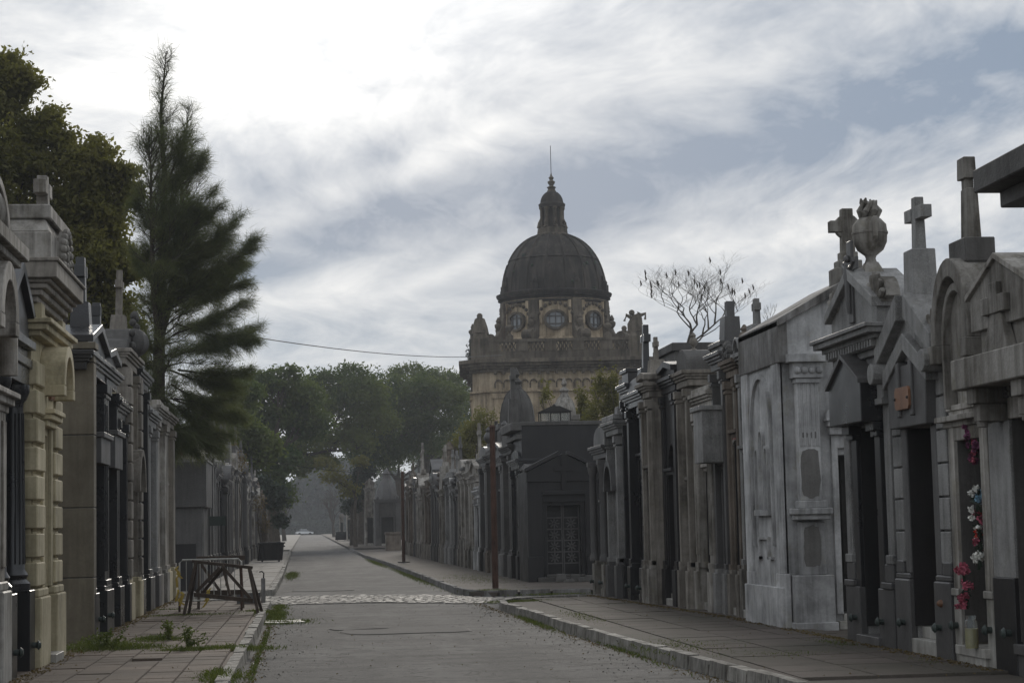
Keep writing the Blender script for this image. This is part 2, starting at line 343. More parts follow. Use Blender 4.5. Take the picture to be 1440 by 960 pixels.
# cobbles: thousands of small setts, too small to pick apart
m=MB(); rr=random.Random(3)
def inpoly(x,y,P):
    c=False;n=len(P)
    for i in range(n):
        x1,y1=P[i];x2,y2=P[(i+1)%n]
        if (y1>y)!=(y2>y) and x<(x2-x1)*(y-y1)/(y2-y1)+x1: c=not c
    return c
CP=[(-9,46.05),(-.8,45.6),(1.6,45.5),(3.1,44.0),(4.6,42.9),(5.4,43.1),(12,43.55),(12,46.85),(5,46.9),(3.95,47.9),(3.5,49.3),(1.5,50.9),(-.8,51.4),(-9,51.1)]
yy=42.6; row=0
while yy<51.6:
    hh=.24; x=-9+rr.random()*.2
    while x<12:
        ww=.20+rr.random()*.09
        if inpoly(x+ww/2,yy+hh/2+(rr.random()-.5)*.35,CP):
            z=.024+rr.random()*.007; b=len(m.v); e=.008; k=.035; t=(rr.random()-.5)*.006; t2=(rr.random()-.5)*.007
            m.v+=[(x+e,yy+e,.0),(x+ww-e,yy+e,.0),(x+ww-e,yy+hh-e,.0),(x+e,yy+hh-e,.0),(x+k,yy+k,z-t),(x+ww-k,yy+k,z+t),(x+ww-k,yy+hh-k,z+t+t2),(x+k,yy+hh-k,z-t+t2)]
            m.f+=[(b+4,b+5,b+6,b+7),(b,b+1,b+5,b+4),(b+1,b+2,b+6,b+5),(b+2,b+3,b+7,b+6),(b+3,b,b+4,b+7)]
        x+=ww
    yy+=hh; row+=1
cob=m.build('cobblestones','cobble',kind='stuff')
# pavements: base sheets follow the kerb lines
def xk(L,y):
    for (a,b),(c,d) in zip(L,L[1:]):
        if min(b,d)<=y<=max(b,d) and b!=d: return a+(c-a)*(y-b)/(d-b)
    return L[-1][0]
def pave(name,K,xo,mat,ztop):
    pts=[(x,y) for x,y in K]
    P=pts+[(xo,pts[-1][1]),(xo,pts[0][1])]
    if abs(pts[-1][0])>10: P=pts+[(pts[-1][0],4)] if pts[0][1]<pts[-1][1] and pts[0][1]==4 else P
    if abs(pts[0][0])>10: P=pts+[(pts[0][0],pts[-1][1])]
    return structure(MB().prism(P,-.02,ztop,'z').build(name,mat))
pr=pave('pavement',RKN,14,'slab',.112); pl=pave('pavement',LKN,-12,'tile',.112)
pf=pave('pavement',RKF,14,'slab',.13); pg=pave('pavement',LKF,-12,'path_slab',.13)
for nm,x0,x1,mat in (('pavement',3.6,12,'slab'),('pavement',-12,-1.2,'path_slab')):
    o=sheet(nm,mat,x0,x1,160.02,520,.13)
# tiles of the near left pavement: single objects in the first rows, one joined mesh beyond
def tilemesh(wx,wy,h):
    a=.006; t=MB(); b=0
    t.v=[(a,a,0),(wx-a,a,0),(wx-a,wy-a,0),(a,wy-a,0),(a*2.2,a*2.2,h),(wx-a*2.2,a*2.2,h),(wx-a*2.2,wy-a*2.2,h),(a*2.2,wy-a*2.2,h)]
    t.f=[(4,5,6,7),(0,1,5,4),(1,2,6,5),(2,3,7,6),(3,0,4,7)]; return t
o=tilemesh(.4,.5,.03).build('tile','tile',pl); tm=o.data; o.location=(-1.42,19.,.112)
far=MB(); cnt=1; tt=random.Random(11)
for r in range(0,53):
    y=19.+r*.5
    for c in range(6):
        x=-1.42-c*.4
        if r==0 and c==0: continue
        if tt.random()<.02: continue
        if cnt<299:
            q=bpy.data.objects.new('tile',tm); COL.objects.link(q); q.parent=pl; q.location=(x,y,.110+tt.random()*.006); q.rotation_euler=((tt.random()-.5)*.012,(tt.random()-.5)*.016,0); cnt+=1
        else:
            b=len(far.v); s=tilemesh(.4,.5,.03); dz=.110+tt.random()*.006; far.v+=[(p[0]+x,p[1]+y,p[2]+dz) for p in s.v]; far.f+=[tuple(b+i for i in k) for k in s.f]
far.build('tiles',"tile",pl,kind='stuff')
structure(MB().prism([(a+.12,b) for a,b in RKN[:7]]+[(4.3,40.2),(4.86,40.6),(4.9,19.)],.1,.137,'z').build('pavement_edge','slab'))
# slabs of the near right pavement, low contrast
o=tilemesh(.8,.8,.03).build('paving_slab','slab',pr); sm=o.data; o.location=(4.9,19.,.112)
for r in range(30):
    y=19.+r*.8
    for c in range(4):
        x=4.9+c*.8
        if (r or c) and x>xk(RKN,min(y,39.6))+.2 and x<7.3 and y<41.5:
            q=bpy.data.objects.new('paving_slab',sm); COL.objects.link(q); q.parent=pr; q.location=(x,y,.110+tt.random()*.006); q.rotation_euler=((tt.random()-.5)*.008,(tt.random()-.5)*.012,0)
# slabs far left (pale)
f2=MB()
for r in range(60):
    for c in range(2):
        b=len(f2.v); s=tilemesh(.9,.9,.02); f2.v+=[(p[0]-1.95-c*.9,p[1]+53+r*.9,p[2]+.13+tt.random()*.01) for p in s.v]; f2.f+=[tuple(b+i for i in k) for k in s.f]
f2.build('paving_slabs','path_slab',pg,kind='stuff')
# kerb stones
def kerb(K,side,zt,nmax,mat='kerb_granite',w=.125):
    m0=None; cnt=0; rest=MB(); root=structure(MB().prism([(p[0]+side*.03,p[1]) for p in K]+[(p[0]+side*.12,p[1]) for p in K[::-1]],-.02,zt-.05,'z').build('kerb',mat))
    pts=[Vector((a,b,0)) for a,b in K]; seg=0; pos=0.; L=[(pts[i+1]-pts[i]).length for i in range(len(pts)-1)]; tot=sum(L)
    def P(s):
        i=0
        while i<len(L)-1 and s>L[i]: s-=L[i]; i+=1
        return pts[i]+(pts[i+1]-pts[i])*min(1.2,s/L[i])
    s=0
    while s<tot-.3:
        ln=.5+tt.random()*.5; a=P(s+.02); b=P(s+ln-.02); d=(b-a).normalized(); n=Vector((d.y,-d.x,0))*(1 if side>0 else -1)
        if K[0][1]>K[-1][1]-1 and False: n=-n
        wj=w+tt.random()*.035; zz=zt+tt.random()*.02; j=(tt.random()-.5)*.03
        if s>10 or True:
            A=a+n*(-.02+j*.6); B=b+n*(-.02-j*.3); C=b+n*(wj); D=a+n*(wj)
            mm=MB(); base=[A,B,C,D]; top=[]
            cen=(A+B+C+D)/4
            for p in base: top.append(p+(cen-p)*.0+(n*.018 if p in (A,B) else -n*.01)+(d*.015 if p in (A,D) else -d*.015))
            mm.v=[(p.x,p.y,gz(p.y)-.03) for p in base]+[(p.x,p.y,gz(p.y)+zz+(tt.random()-.5)*.012) for p in top]
            mm.f=[(4,5,6,7),(0,1,5,4),(1,2,6,5),(2,3,7,6),(3,0,4,7)]
            if cnt<nmax and a.y>16 and a.y<60: mm.build('kerb_stone',mat,root); cnt+=1
            else:
                b0=len(rest.v); rest.v+=mm.v; rest.f+=[tuple(b0+i for i in k) for k in mm.f]
        s+=ln
    rest.build('kerb_stones',mat,root,kind='stuff')
def dirfix(K,side): return K
kerb(RKN,1,.15,60); kerb(LKN,-1,.15,60); kerb(RKF[::-1],-1,.16,40,'concrete') if False else kerb(RKF,1,.16,40,'concrete'); kerb(LKF,-1,.16,40)
# patches, manhole
def irregular(cx,cy,rx,ry,n,z0,z1,name,mat,j=.25):
    P=[(cx+rx*math.copysign(abs(math.cos(t))**.5,math.cos(t))*(1+(tt.random()-.5)*j),cy+ry*math.copysign(abs(math.sin(t))**.5,math.sin(t))*(1+(tt.random()-.5)*j)) for t in [2*math.pi*i/n for i in range(n)]]
    return MB().prism(P,z0,z1,'z').build(name,mat)
for a in ((1.65,32.7,1.0,.95,22),(.9,33.6,.5,.3,12),(.5,56.5,.9,1.3,16)):
    st_=tt.getstate(); structure(irregular(a[0],a[1],a[2]*1.035,a[3]*1.07,a[4],.0,.005,'patch_joint','rubber')); tt.setstate(st_); structure(irregular(a[0],a[1],a[2],a[3],a[4],.0,.012,'road_patch','patch'))
e=empty('manhole_cover',(-.42,36.9,0.),label='round worn manhole cover in white cement by the left kerb',cat='manhole')
fixn(irregular(0,0,.36,.55,18,.002,.028,'collar','marble',.3)).parent=e; MB().lathe(0,0,[(.25,.0),(.25,.036),(.22,.04),(.2,.036),(.0,.036)],20).build('lid','iron',e)
# ---------------------------------------------------------------- tomb builder
FT=random.Random(17)
def cross_part(root,cx,cy,z0,h,mat,t=.13,arm=None,plinth=0.,name='cross',bevel=.01,pw=.22):
    m=MB()
    if plinth:
        m.taper(cx,cy,pw,pw*.7,pw*.86,pw*.6,z0,z0+plinth); z0+=plinth-.001
    arm=arm or h*.27
    m.taper(cx,cy,t*.62,t*.44,t*.48,t*.38,z0,z0+h); zc=z0+h*.68
    m.box(cx-arm,cx-t*.45,cy-t*.46,cy+t*.46,zc-t*.5,zc+t*.55); m.box(cx+t*.45,cx+arm,cy-t*.46,cy+t*.46,zc-t*.5,zc+t*.55)
    o=m.build(name,mat,root,bevel=bevel); c0=Vector((cx,cy,z0)); tl=Matrix.Rotation(FT.uniform(-.022,.022),4,'Y')@Matrix.Rotation(FT.uniform(-.02,.02),4,'X'); o.data.transform(Matrix.Translation(c0)@tl@Matrix.Translation(-c0)); return o
def door_part(root,dw,z0,z1,y,mat='iron',style='bars',cx=0.,gm=None):
    d=MB().box(cx-dw/2,cx+dw/2,y,y+.04,z0,z1).build('door',mat,root)
    m=MB(); n=max(3,int(dw/.11))
    if style=='bars':
        for i in range(1,n): x=cx-dw/2+dw*i/n; m.tube([(x,y-.03,z0+.5),(x,y-.03,z1-.05)],.011,5)
        for z in (z0+.5,z0+.55,(z0+z1)/2,z1-.35,z1-.05): m.box(cx-dw/2,cx+dw/2,y-.045,y-.015,z-.012,z+.012)
        m.box(cx-dw/2,cx-dw/2+.05,y-.04,y,z0,z1); m.box(cx+dw/2-.05,cx+dw/2,y-.04,y,z0,z1); m.box(cx-.02,cx+.02,y-.05,y,z0,z1)
        m.box(cx-dw/2+.05,cx-.02,y-.02,y,z0+.08,z0+.42); m.box(cx+.02,cx+dw/2-.05,y-.02,y,z0+.08,z0+.42)
    elif style=='star':
        for i in (0,1):
            xa=cx-dw/2+dw*i/2+.04; xb=xa+dw/2-.08; k=4; hh=(z1-z0-.7)/k
            m.box(xa-.03,xa,y-.04,y,z0,z1); m.box(xb,xb+.03,y-.04,y,z0,z1)
            for j in range(k):
                a=z0+.35+j*hh; xm=(xa+xb)/2; zm=a+hh/2; r=min(xb-xa,hh)*.46
                m.box(xa,xb,y-.035,y,a-.02,a+.02)
                for q in range(8): t=math.pi*q/4; m.bar((xm,y-.02,zm),(xm+r*math.cos(t),y-.02,zm+r*math.sin(t)),.035,.03)
                m.lathe(0,0,[(0,0),(0.01,0)],3) if False else None
            m.box(xa,xb,y-.035,y,z1-.37,z1-.33)
    elif style=='lattice':
        k=max(4,int((z1-z0)/.28))
        for j in range(k):
            a=z0+.45+(z1-z0-.5)*j/k; b=z0+.45+(z1-z0-.5)*(j+1)/k
            for i in (0,1):
                xa=cx-dw/2+.05+(dw/2-.03)*i; xb=xa+dw/2-.08
                m.bar((xa,y-.025,a),(xb,y-.025,b),.022,.02); m.bar((xb,y-.025,a),(xa,y-.025,b),.022,.02); m.box(xa,xb,y-.035,y-.01,a-.012,a+.012)
                m.sphere((xa+xb)/2,y-.03,(a+b)/2,.035,6)
        m.box(cx-dw/2,cx-dw/2+.05,y-.04,y,z0,z1); m.box(cx+dw/2-.05,cx+dw/2,y-.04,y,z0,z1); m.box(cx-.03,cx+.03,y-.05,y,z0,z1); m.box(cx-dw/2,cx+dw/2,y-.03,y,z0,z0+.42)
    if m.v: m.build('door_grille',gm or mat,d)
    MB().sphere(cx+.06,y-.07,(z0+z1)/2-.2,.028,6).build('handle',mat,d)
    return d
def knob(root,x,y,z,mat='bronze'):
    mat='verdigris'
    MB().tube([(x,y,z),(x,y-.05,z),(x,y-.07,z),(x,y-.1,z)],[.035,.035,.06,.03],8).build('bumper_knob',mat,root,smooth=True)
def tomb(label,side,X,ya,yb,hc,ha,s,group=None,zb=None,cat='mausoleum'):
    """side: 'R' faces -X, 'L' faces +X, 'F' faces -Y. ya<yb along the street."""
    zb=.13 if zb is None else zb
    if side=='F': loc=(X,ya,zb); rz=0; wd=s['w']; 
    else: loc=(X,(ya+yb)/2,zb); rz=math.radians(-90 if side=='R' else 90); wd=(yb-ya)-.03
    root=empty('mausoleum',loc,rz,label,cat,group)
    hw=wd/2; D=s.get('D',2.4); M=s.get('mat','grey'); T=s.get('trim',M); B=s.get('base',M); bv=s.get('bevel',.012)
    dw=s.get('dw',min(1.15,wd*.6)); zs=.2; zd=s.get('dh',2.6); rec=s.get('rec',.38); hp=s.get('hp',.7); pp=s.get('pp',.1)
    Y0=0.
    m=MB(); m.box(-hw,hw,rec,D,-.05,hc); m.box(-hw,-dw/2,0,rec,-.05,hc); m.box(dw/2,hw,0,rec,-.05,hc); 
    ds=s.get('door','bars')
    if s.get('archdoor'):
        m.box(-dw/2,dw/2,0,rec,zd+dw*.9,hc)
        P=[(-dw/2,zd),(-dw/2,zd+dw*.9+.001),(dw/2,zd+dw*.9+.001),(dw/2,zd)]+[(dw/2*math.cos(math.pi*i/10),zd+dw*.85*math.sin(math.pi*i/10)) for i in range(1,10)]
        m.prism(P,0,rec)
    else: m.box(-dw/2,dw/2,0,rec,zd,hc)
    m.build('wall',M,root,bevel=bv)
    zdt=zd+(dw*.85 if s.get('archdoor') else 0)
    if s.get('lining','black_dull'):
        for sx in (-1,1): MB().box(sx*(dw/2-.02),sx*(dw/2+.01),-.012,rec-.06,.17,zd-.004).build('door_lining',s.get('lining','black_dull'),root)
    door_part(root,dw,zs,zdt,rec-.05,s.get('dmat','iron'),ds)
    MB().box(-dw/2-.06,dw/2+.06,-.12,rec,-.02,zs-.06).box(-dw/2,dw/2,-.02,rec,zs-.061,zs+.03).build('step',s.get('smat','marble'),root,bevel=bv)
    pw=s.get('pw',max(.12,(hw-dw/2)*.62)); xo=hw-pw if s.get('pout',True) else dw/2
    for sx in (-1,1):
        MB().box(sx*(dw/2+.0),sx*(hw+.01),-pp-.07,0,-.04,hp).box(sx*(dw/2+.0),sx*(hw+.01),-pp-.03,0,hp-.001,hp+.07).build('plinth',B,root,bevel=bv)
        if s.get('knobs'): knob(root,sx*(dw/2+.14),-pp-.07,.3,s.get('kmat','bronze'))
        kind=s.get('pil','box'); zt=s.get('zcap',hc-.05); x0=sx*xo; x1=sx*(xo+pw); cx=(x0+x1)/2
        if kind=='box':
            m=MB().box(x0,x1,-pp,0,hp+.05,zt-.2).box(x0-sx*.03,x1,-pp-.035,0,hp+.06,hp+.16).box(x0-sx*.02,x1,-pp-.03,0,zt-.22,zt-.17).box(x0-sx*.03,x1,-pp-.05,0,zt-.14,zt); m.box(x0,x1,-pp,0,zt-.21,zt-.13)
            if s.get('flutes'):
                k=3
                for i in range(k): a=x0+(x1-x0)*(i+.5)/k; m.box(a-.018,a+.018,-pp-.018,-pp+.01,hp+.3,zt-.32)
            m.build('pilaster',T,root,bevel=bv)
        elif kind=='col':
            r=pw*.42; m=MB().lathe(cx,-pp-.02,[(r*1.3,hp+.06),(r*1.35,hp+.14),(r*1.05,hp+.2),(r,hp+.26),(r*.96,(hp+zt)/2),(r*.86,zt-.32),(r*1.1,zt-.26),(r*1.35,zt-.16),(r*1.35,zt-.1)],16)
            if s.get('flutes'):
                for i in range(12): t=2*math.pi*i/12; m.tube([(cx+r*math.cos(t),-pp-.02+r*math.sin(t),hp+.3),(cx+r*.88*math.cos(t),-pp-.02+r*.88*math.sin(t),zt-.36)],.014,4)
            m.box(cx-r*1.4,cx+r*1.4,-pp-.02-r*1.4,0,zt-.101,zt); m.build('column',T,root,smooth=True)
        if s.get('quoin'):
            k=int((zt-hp)/.36)
            for i in range(k):
                z=hp+.1+i*(zt-hp-.1)/k; e=.10 if i%2 else .0
                MB().box(sx*(hw-.34-e),sx*(hw+.005),-pp-.07,-.0,z+.012,z+(zt-hp-.1)/k-.018).build('quoin_block',T,root,bevel=.025)
    # door surround
    if s.get('arch',True):
        a=.07; MB().box(-dw/2-a,-dw/2,-.05,0,hp,zd+a).box(dw/2,dw/2+a,-.05,0,hp,zd+a).box(-dw/2-a,dw/2+a,-.051,0,zd,zd+a).box(-dw/2-a-.04,dw/2+a+.04,-.11,0,zd+a,zd+a+.06).build('door_surround',T,root,bevel=bv)
    h=s.get('hood')
    if h:
        dep=s.get('hdep',.42); z0=zd+.1; hh=s.get('hh',.55); hm=s.get('hmat','black'); hx=dw/2+.12
        if h=='gable': MB().prism([(-hx,z0),(hx,z0),(hx,z0+hh*.6),(0,z0+hh),(-hx,z0+hh*.6)],-dep,0).build('door_hood',hm,root,bevel=bv)
        elif h=='arch': MB().ring(0,z0,hx-.12,hx,0,180,-dep,0,12).box(-hx-.05,-hx+.13,-dep,0,z0-.1,z0).box(hx-.13,hx+.05,-dep,0,z0-.1,z0).build('door_hood',hm,root,smooth=True)
        elif h=='box': MB().box(-hx,hx,-dep,0,z0,z0+hh).box(-hx-.05,hx+.05,-dep-.05,0,z0+hh-.001,z0+hh+.08).build('door_hood',hm,root,bevel=bv)
        elif h=='curve': 
            P=[(-hx,z0),(hx,z0)]+[(hx*math.cos(math.pi*i/10),z0+hh*.45+hh*.55*math.sin(math.pi*i/10)) for i in range(11)]
            MB().prism(P,-dep,0).build('door_hood',hm,root,bevel=bv)
    if s.get('tablet'):
        MB().box(-hw*.55,hw*.55,-.05,0,zd+.35,min(hc-.3,zd+.95)).build('tablet',s['tablet'],root,bevel=bv)
    if s.get('plaque'):
        zp=s.get('zp',zd+.55); MB().box(-.17,.17,s.get('yp',-.03)-.03,s.get('yp',-.03),zp,zp+.2).build('plaque',s['plaque'],root,bevel=.01)
    # cornice
    cl=s.get('cl',[(.12,pp-.03),(.05,pp+.01),(.05,pp+.05),(.07,pp+.09)])
    zc=MB(); z=zc.cornice(-hw+.02,hw-.02,0,.62,hc-.001,[(a,b) for a,b in cl]); zc.build('cornice',T,root,bevel=bv)
    if s.get('dentils'):
        m=MB(); k=int(wd/.11)
        for i in range(k): x=-hw+wd*(i+.5)/k; m.box(x-.03,x+.03,-pp-.13,-pp,hc+.05,hc+.13)
        m.build('dentils',T,root)
    top=s.get('top','gable'); tk=s.get('tk',.5); yo=-pp+.03; M2=s.get('tmat',T)
    if top!='none':
        MB().box(-hw+.05,hw-.05,.45,D-.05,hc-.001,hc+.22).build('roof',M,root)
    if top=='gable':
        att=z+(ha-z)*s.get('att',.35)
        MB().prism([(-hw+.03,z),(hw-.03,z),(hw-.03,att),(0,ha-.06),(-hw+.03,att)],yo,yo+tk).build('gable',M2,root,bevel=bv)
        m=MB(); o_=.09
        for sx in (-1,1):
            m.prism([(sx*(hw+.06),att-.02),(sx*(hw+.06),att+.09),(0,ha),(0,ha-.12)],yo-o_,yo+tk+.05)
        m.build('raking_cornice',T,root,bevel=bv)
        if s.get('acro'):
            for sx in (-1,1): MB().ring(sx*(hw-.12),att+.1,.0,.2,0,180,yo-.02,yo+.2,8).build('acroterion',T,root,bevel=bv)
    elif top=='arch':
        r=min(hw*.86,(ha-z)*.88); hz=max(.05,ha-z-r)
        MB().box(-r,r,yo,yo+tk,z,z+hz).ring(0,z+hz-.001,0.001,r*.98,0,180,yo,yo+tk,16).build('arched_gable',M2,root,bevel=bv)
        MB().ring(0,z+hz,r*.86,r*1.1,0,180,yo-.14,yo+tk+.05,16).box(-r*1.12,-r*.84,yo-.12,yo+tk,z+hz-.14,z+hz).box(r*.84,r*1.12,yo-.12,yo+tk,z+hz-.14,z+hz).build('arch_moulding',T,root,bevel=bv)
        MB().ring(0,z+hz,.001,r*.42,0,360,yo-.06,yo,14).build('medallion',T,root,bevel=bv)
    elif top=='step':
        m=MB(); n=3
        for i in range(n):
            f=1-i*.27; m.box(-hw*f,hw*f,yo,yo+tk,z+(ha-z)*i/n-.001,z+(ha-z)*(i+1)/n)
        m.build('stepped_gable',M2,root,bevel=bv)
    elif top=='flat':
        MB().box(-hw+.02,hw-.02,yo,yo+tk,z,ha-.08).box(-hw-.03,hw+.03,yo-.05,yo+tk+.05,ha-.081,ha).build('parapet',M2,root,bevel=bv)
    elif top=='round':
        P=[(-hw+.03,z),(hw-.03,z)]+[((hw-.03)*math.cos(math.pi*i/14),z+(ha-z)*(.35+.65*math.sin(math.pi*i/14))) for i in range(15)]
        MB().prism(P,yo,yo+tk).build('rounded_gable',M2,root,bevel=bv)
    elif top=='crest':
        P=[(-hw+.05,z),(hw-.05,z),(hw*.8,z+(ha-z)*.35),(hw*.55,z+(ha-z)*.5),(hw*.42,z+(ha-z)*.85),(0,ha),(-hw*.42,z+(ha-z)*.85),(-hw*.55,z+(ha-z)*.5),(-hw*.8,z+(ha-z)*.35)]
        MB().prism(P,yo,yo+tk).build('crest',M2,root,bevel=.03)
        m=MB(); 
        for i in range(9): t=math.radians(200*i/8-10); m.sphere(hw*.42*math.cos(t),yo-.05,z+(ha-z)*.45+hw*.42*math.sin(t),.075,6)
        m.sphere(0,yo-.04,z+(ha-z)*.45,hw*.22,8); m.build('carved_wreath',M2,root,smooth=True)
    elif top=='dome':
        R=min(hw,D/2)*.95; m=MB().lathe(0,D/2,[(R*1.05,z-.1),(R*1.05,z+.1)]+[(R*math.cos(math.pi/2*i/9),z+.1+(ha-z-.1)*math.sin(math.pi/2*i/9)) for i in range(9)]+[(.05,ha)],20); m.build('dome',s.get('tmat','dark'),root,smooth=True)
    elif top=='bell':
        rb=min(hw,1.3)*.95; H_=ha-z; m=MB().lathe(0,D*.4,[(rb,z),(rb*.98,z+H_*.12),(rb*.86,z+H_*.3),(rb*.7,z+H_*.45),(rb*.5,z+H_*.58),(rb*.36,z+H_*.68),(rb*.34,z+H_*.8),(rb*.4,z+H_*.82),(rb*.2,z+H_*.93),(rb*.03,z+H_)],8,math.pi/8); m.build('bell_roof',M2,root,bevel=bv)
        for sx in (-1,1): MB().sphere(sx*hw*.8,0.05,z+.12,.14,6,1.4).build('acroterion',T,root)
    elif top=='spire':
        m=MB(); n=5
        for i in range(n): f=1-i/n*.85; f2=1-(i+.9)/n*.85; m.taper(0,D*.4,hw*f,hw*f,hw*f2,hw*f2,z+(ha-z)*i/n,z+(ha-z)*(i+1)/n+.001)
        m.build('spire',M2,root,bevel=bv)
    cr=s.get('cross')
    if cr:  # height above root
        pl_=s.get('cpl',.3); cross_part(root,0,yo+tk/2 if top not in('dome',) else D/2,ha-.05,cr-ha+.05-pl_,s.get('cmat',T),plinth=pl_,t=s.get('ct',.14))
    if s.get('urn'):
        u_=1. if s['urn'] is True else s['urn']
        m=MB().lathe(0,yo+tk/2,[(r_*u_,ha+h_*u_) for r_,h_ in ((.16,-.08),(.16,0),(.07,.06),(.06,.12),(.17,.25),(.19,.36),(.14,.46),(.09,.52),(.12,.6),(.03,.72))],12); m.build('urn',T,root,smooth=True)
    return root
# ---------------------------------------------------------------- rows described by photo columns at the base and heights of cornice, top, cross
def rowtomb(label,side,Xf,pa,pb,pc,pt,px_cross,s,group=None):
    ya=Yof(Xf,pa); yb=Yof(Xf,pb)
    if ya>yb: ya,yb=yb,ya
    X=Xf((ya+yb)/2) if callable(Xf) else Xf
    yc=(ya+yb)/2; zb=gz(yc)+.13; sg=-1 if side=='R' else 1
    X-=sg*(s.get('pp',.1)+.05); X+=s.get('off',0)
    Xp=X+sg*s.get('pp',.1)
    hc=Zof(Xp,yc,pc)-zb; ha=Zof(Xp,yc,pt)-zb
    s=dict(s); s['dh']=min(s.get('dh',2.7),hc-.35)
    if px_cross: s['cross']=Zof(Xp,yc,px_cross)-zb
    if yb-ya<1.0: s.setdefault('dw',(yb-ya)*.5)
    if yb-ya>3.6 and s.get('split',True):
        n=int(round((yb-ya)/2.3)); st=(yb-ya)/n; j0=n//2
        for j in range(n):
            y0_,y1_=ya+st*j,ya+st*(j+1)
            if j==j0: tomb(label,side,X,y0_,y1_,hc,ha,s,group,zb)
            else: filler(side,X,y0_,y1_,hc,zb)
        return
    return tomb(label,side,X,ya,yb,hc,ha,s,group,zb)
FR=random.Random(31)
def filler(side,X,ya,yb,hc,zb):
    ty=FR.choice(['light','dark','beige','black']); wd=yb-ya
    lab={'light':'pale grey','dark':'dark stone','beige':'weathered beige','black':'black granite'}[ty]+' tomb in the tight row on the '+('right' if side=='R' else 'left')+' beyond the crossing'
    M={'light':('grey','light'),'dark':('dark','charcoal'),'beige':('beige','brown'),'black':('black_dull','charcoal')}[ty]
    h=hc*FR.uniform(.82,1.06); tp_=FR.choice(['gable','flat','arch','round','step','crest','gable']); ha=h+FR.uniform(.5,1.5)
    s=dict(mat=M[0],trim=M[1],top=tp_,lining=FR.choice(['black_dull','dark','black_dull']),pp=FR.uniform(.14,.34),dh=min(2.6,h-.6),D=2.4,bevel=0,urn=FR.random()<.15)
    if FR.random()<.65: s['cross']=ha+FR.uniform(.6,1.7); s['cpl']=.25
    tomb(lab,side,X+FR.uniform(-.08,.08),ya,yb,h,ha,s,('tombs along the right pavement beyond the crossing' if side=='R' else 'tombs along the left pavement beyond the crossing'),zb)
XR=lambda y:7.12-.055*max(0,y-31)
# middle right block, from the white chapel back to the cobbled crossing
RM=[
("grey tomb with pointed arch gable and slim cross, right behind the white corner chapel",1056,1038,520,478,420,dict(mat='granite',top='arch',pp=.05,hp=.8,base='grey',plaque='verdigris',cpl=.3,ct=.12)),
("tomb with carved round crown and red lettering over the door",1038,1018,530,492,0,dict(mat='beige',trim='brown',top='crest',urn=.6,pp=.1,dh=3.0,hp=.7,tmat='dark')),
("granite tomb with boxy stone hood and tall cross on a square pier",1018,997,520,482,424,dict(mat='granite',trim='charcoal',top='flat',hood='box',hmat='granite',hh=.9,hdep=.5,dh=2.5,pp=.15,cpl=.5,ct=.16)),
("pale tomb with wide lintel and broad fluted pilasters beside the boxy hood",997,967,575,545,0,dict(mat='light',top='flat',flutes=True,pp=.16,dh=2.5,pw=.3,tablet='light')),
("beige tomb with small round emblem under a stained domed top",967,948,545,492,0,dict(mat='beige',trim='beige',tmat='dark',top='round',urn=.45,pp=.2,dh=2.3,plaque='dark')),
("black tomb with tall pointed arch doorway and steep roof",948,923,552,508,0,dict(mat='black_dull',top='gable',archdoor=True,dh=2.5,dw=.7,door='bars',pp=.06,off=.1)),
("narrow beige gothic tomb with thin cross between two black tombs",923,909,560,524,474,dict(mat='beige',trim='beige',top='gable',pp=.1,base='light',dh=2.6,ct=.1)),
("tall polished black tomb with rounded parapet and black cross",909,881,572,532,457,dict(mat='black_dull',trim='black',top='round',pp=.22,pil='box',door='bars',dh=2.9,cpl=.25,ct=.15,base='black',knobs=True)),
("black granite tomb with plain flat top next to the rounded parapet",881,869,560,520,0,dict(mat='black_dull',trim='black',top='flat',pp=.26,base='black',dh=2.6)),
("grey tomb with stepped pillar on its gable and a black side pier",869,848,612,585,534,dict(mat='charcoal',trim='granite',top='gable',pp=.2,base='charcoal',hood='arch',hmat='charcoal',hdep=.3,dh=2.3,cpl=.25,ct=.13)),
("last black tomb of the block with rounded slab top at the crossing",848,826,645,600,0,dict(mat='black_dull',trim='charcoal',top='round',pp=.18,base='grey',pil='col',dh=2.0,knobs=True)),
]
ORO=random.Random(5)
RROOT={}
for L,a,b,c,t,x,s in RM: s.setdefault('D',2.6); s.setdefault('off',ORO.uniform(-.1,.12)); RROOT[L]=(rowtomb(L,'R',XR,a,b,c,t,x,s,'tombs along the right pavement before the crossing'),s)
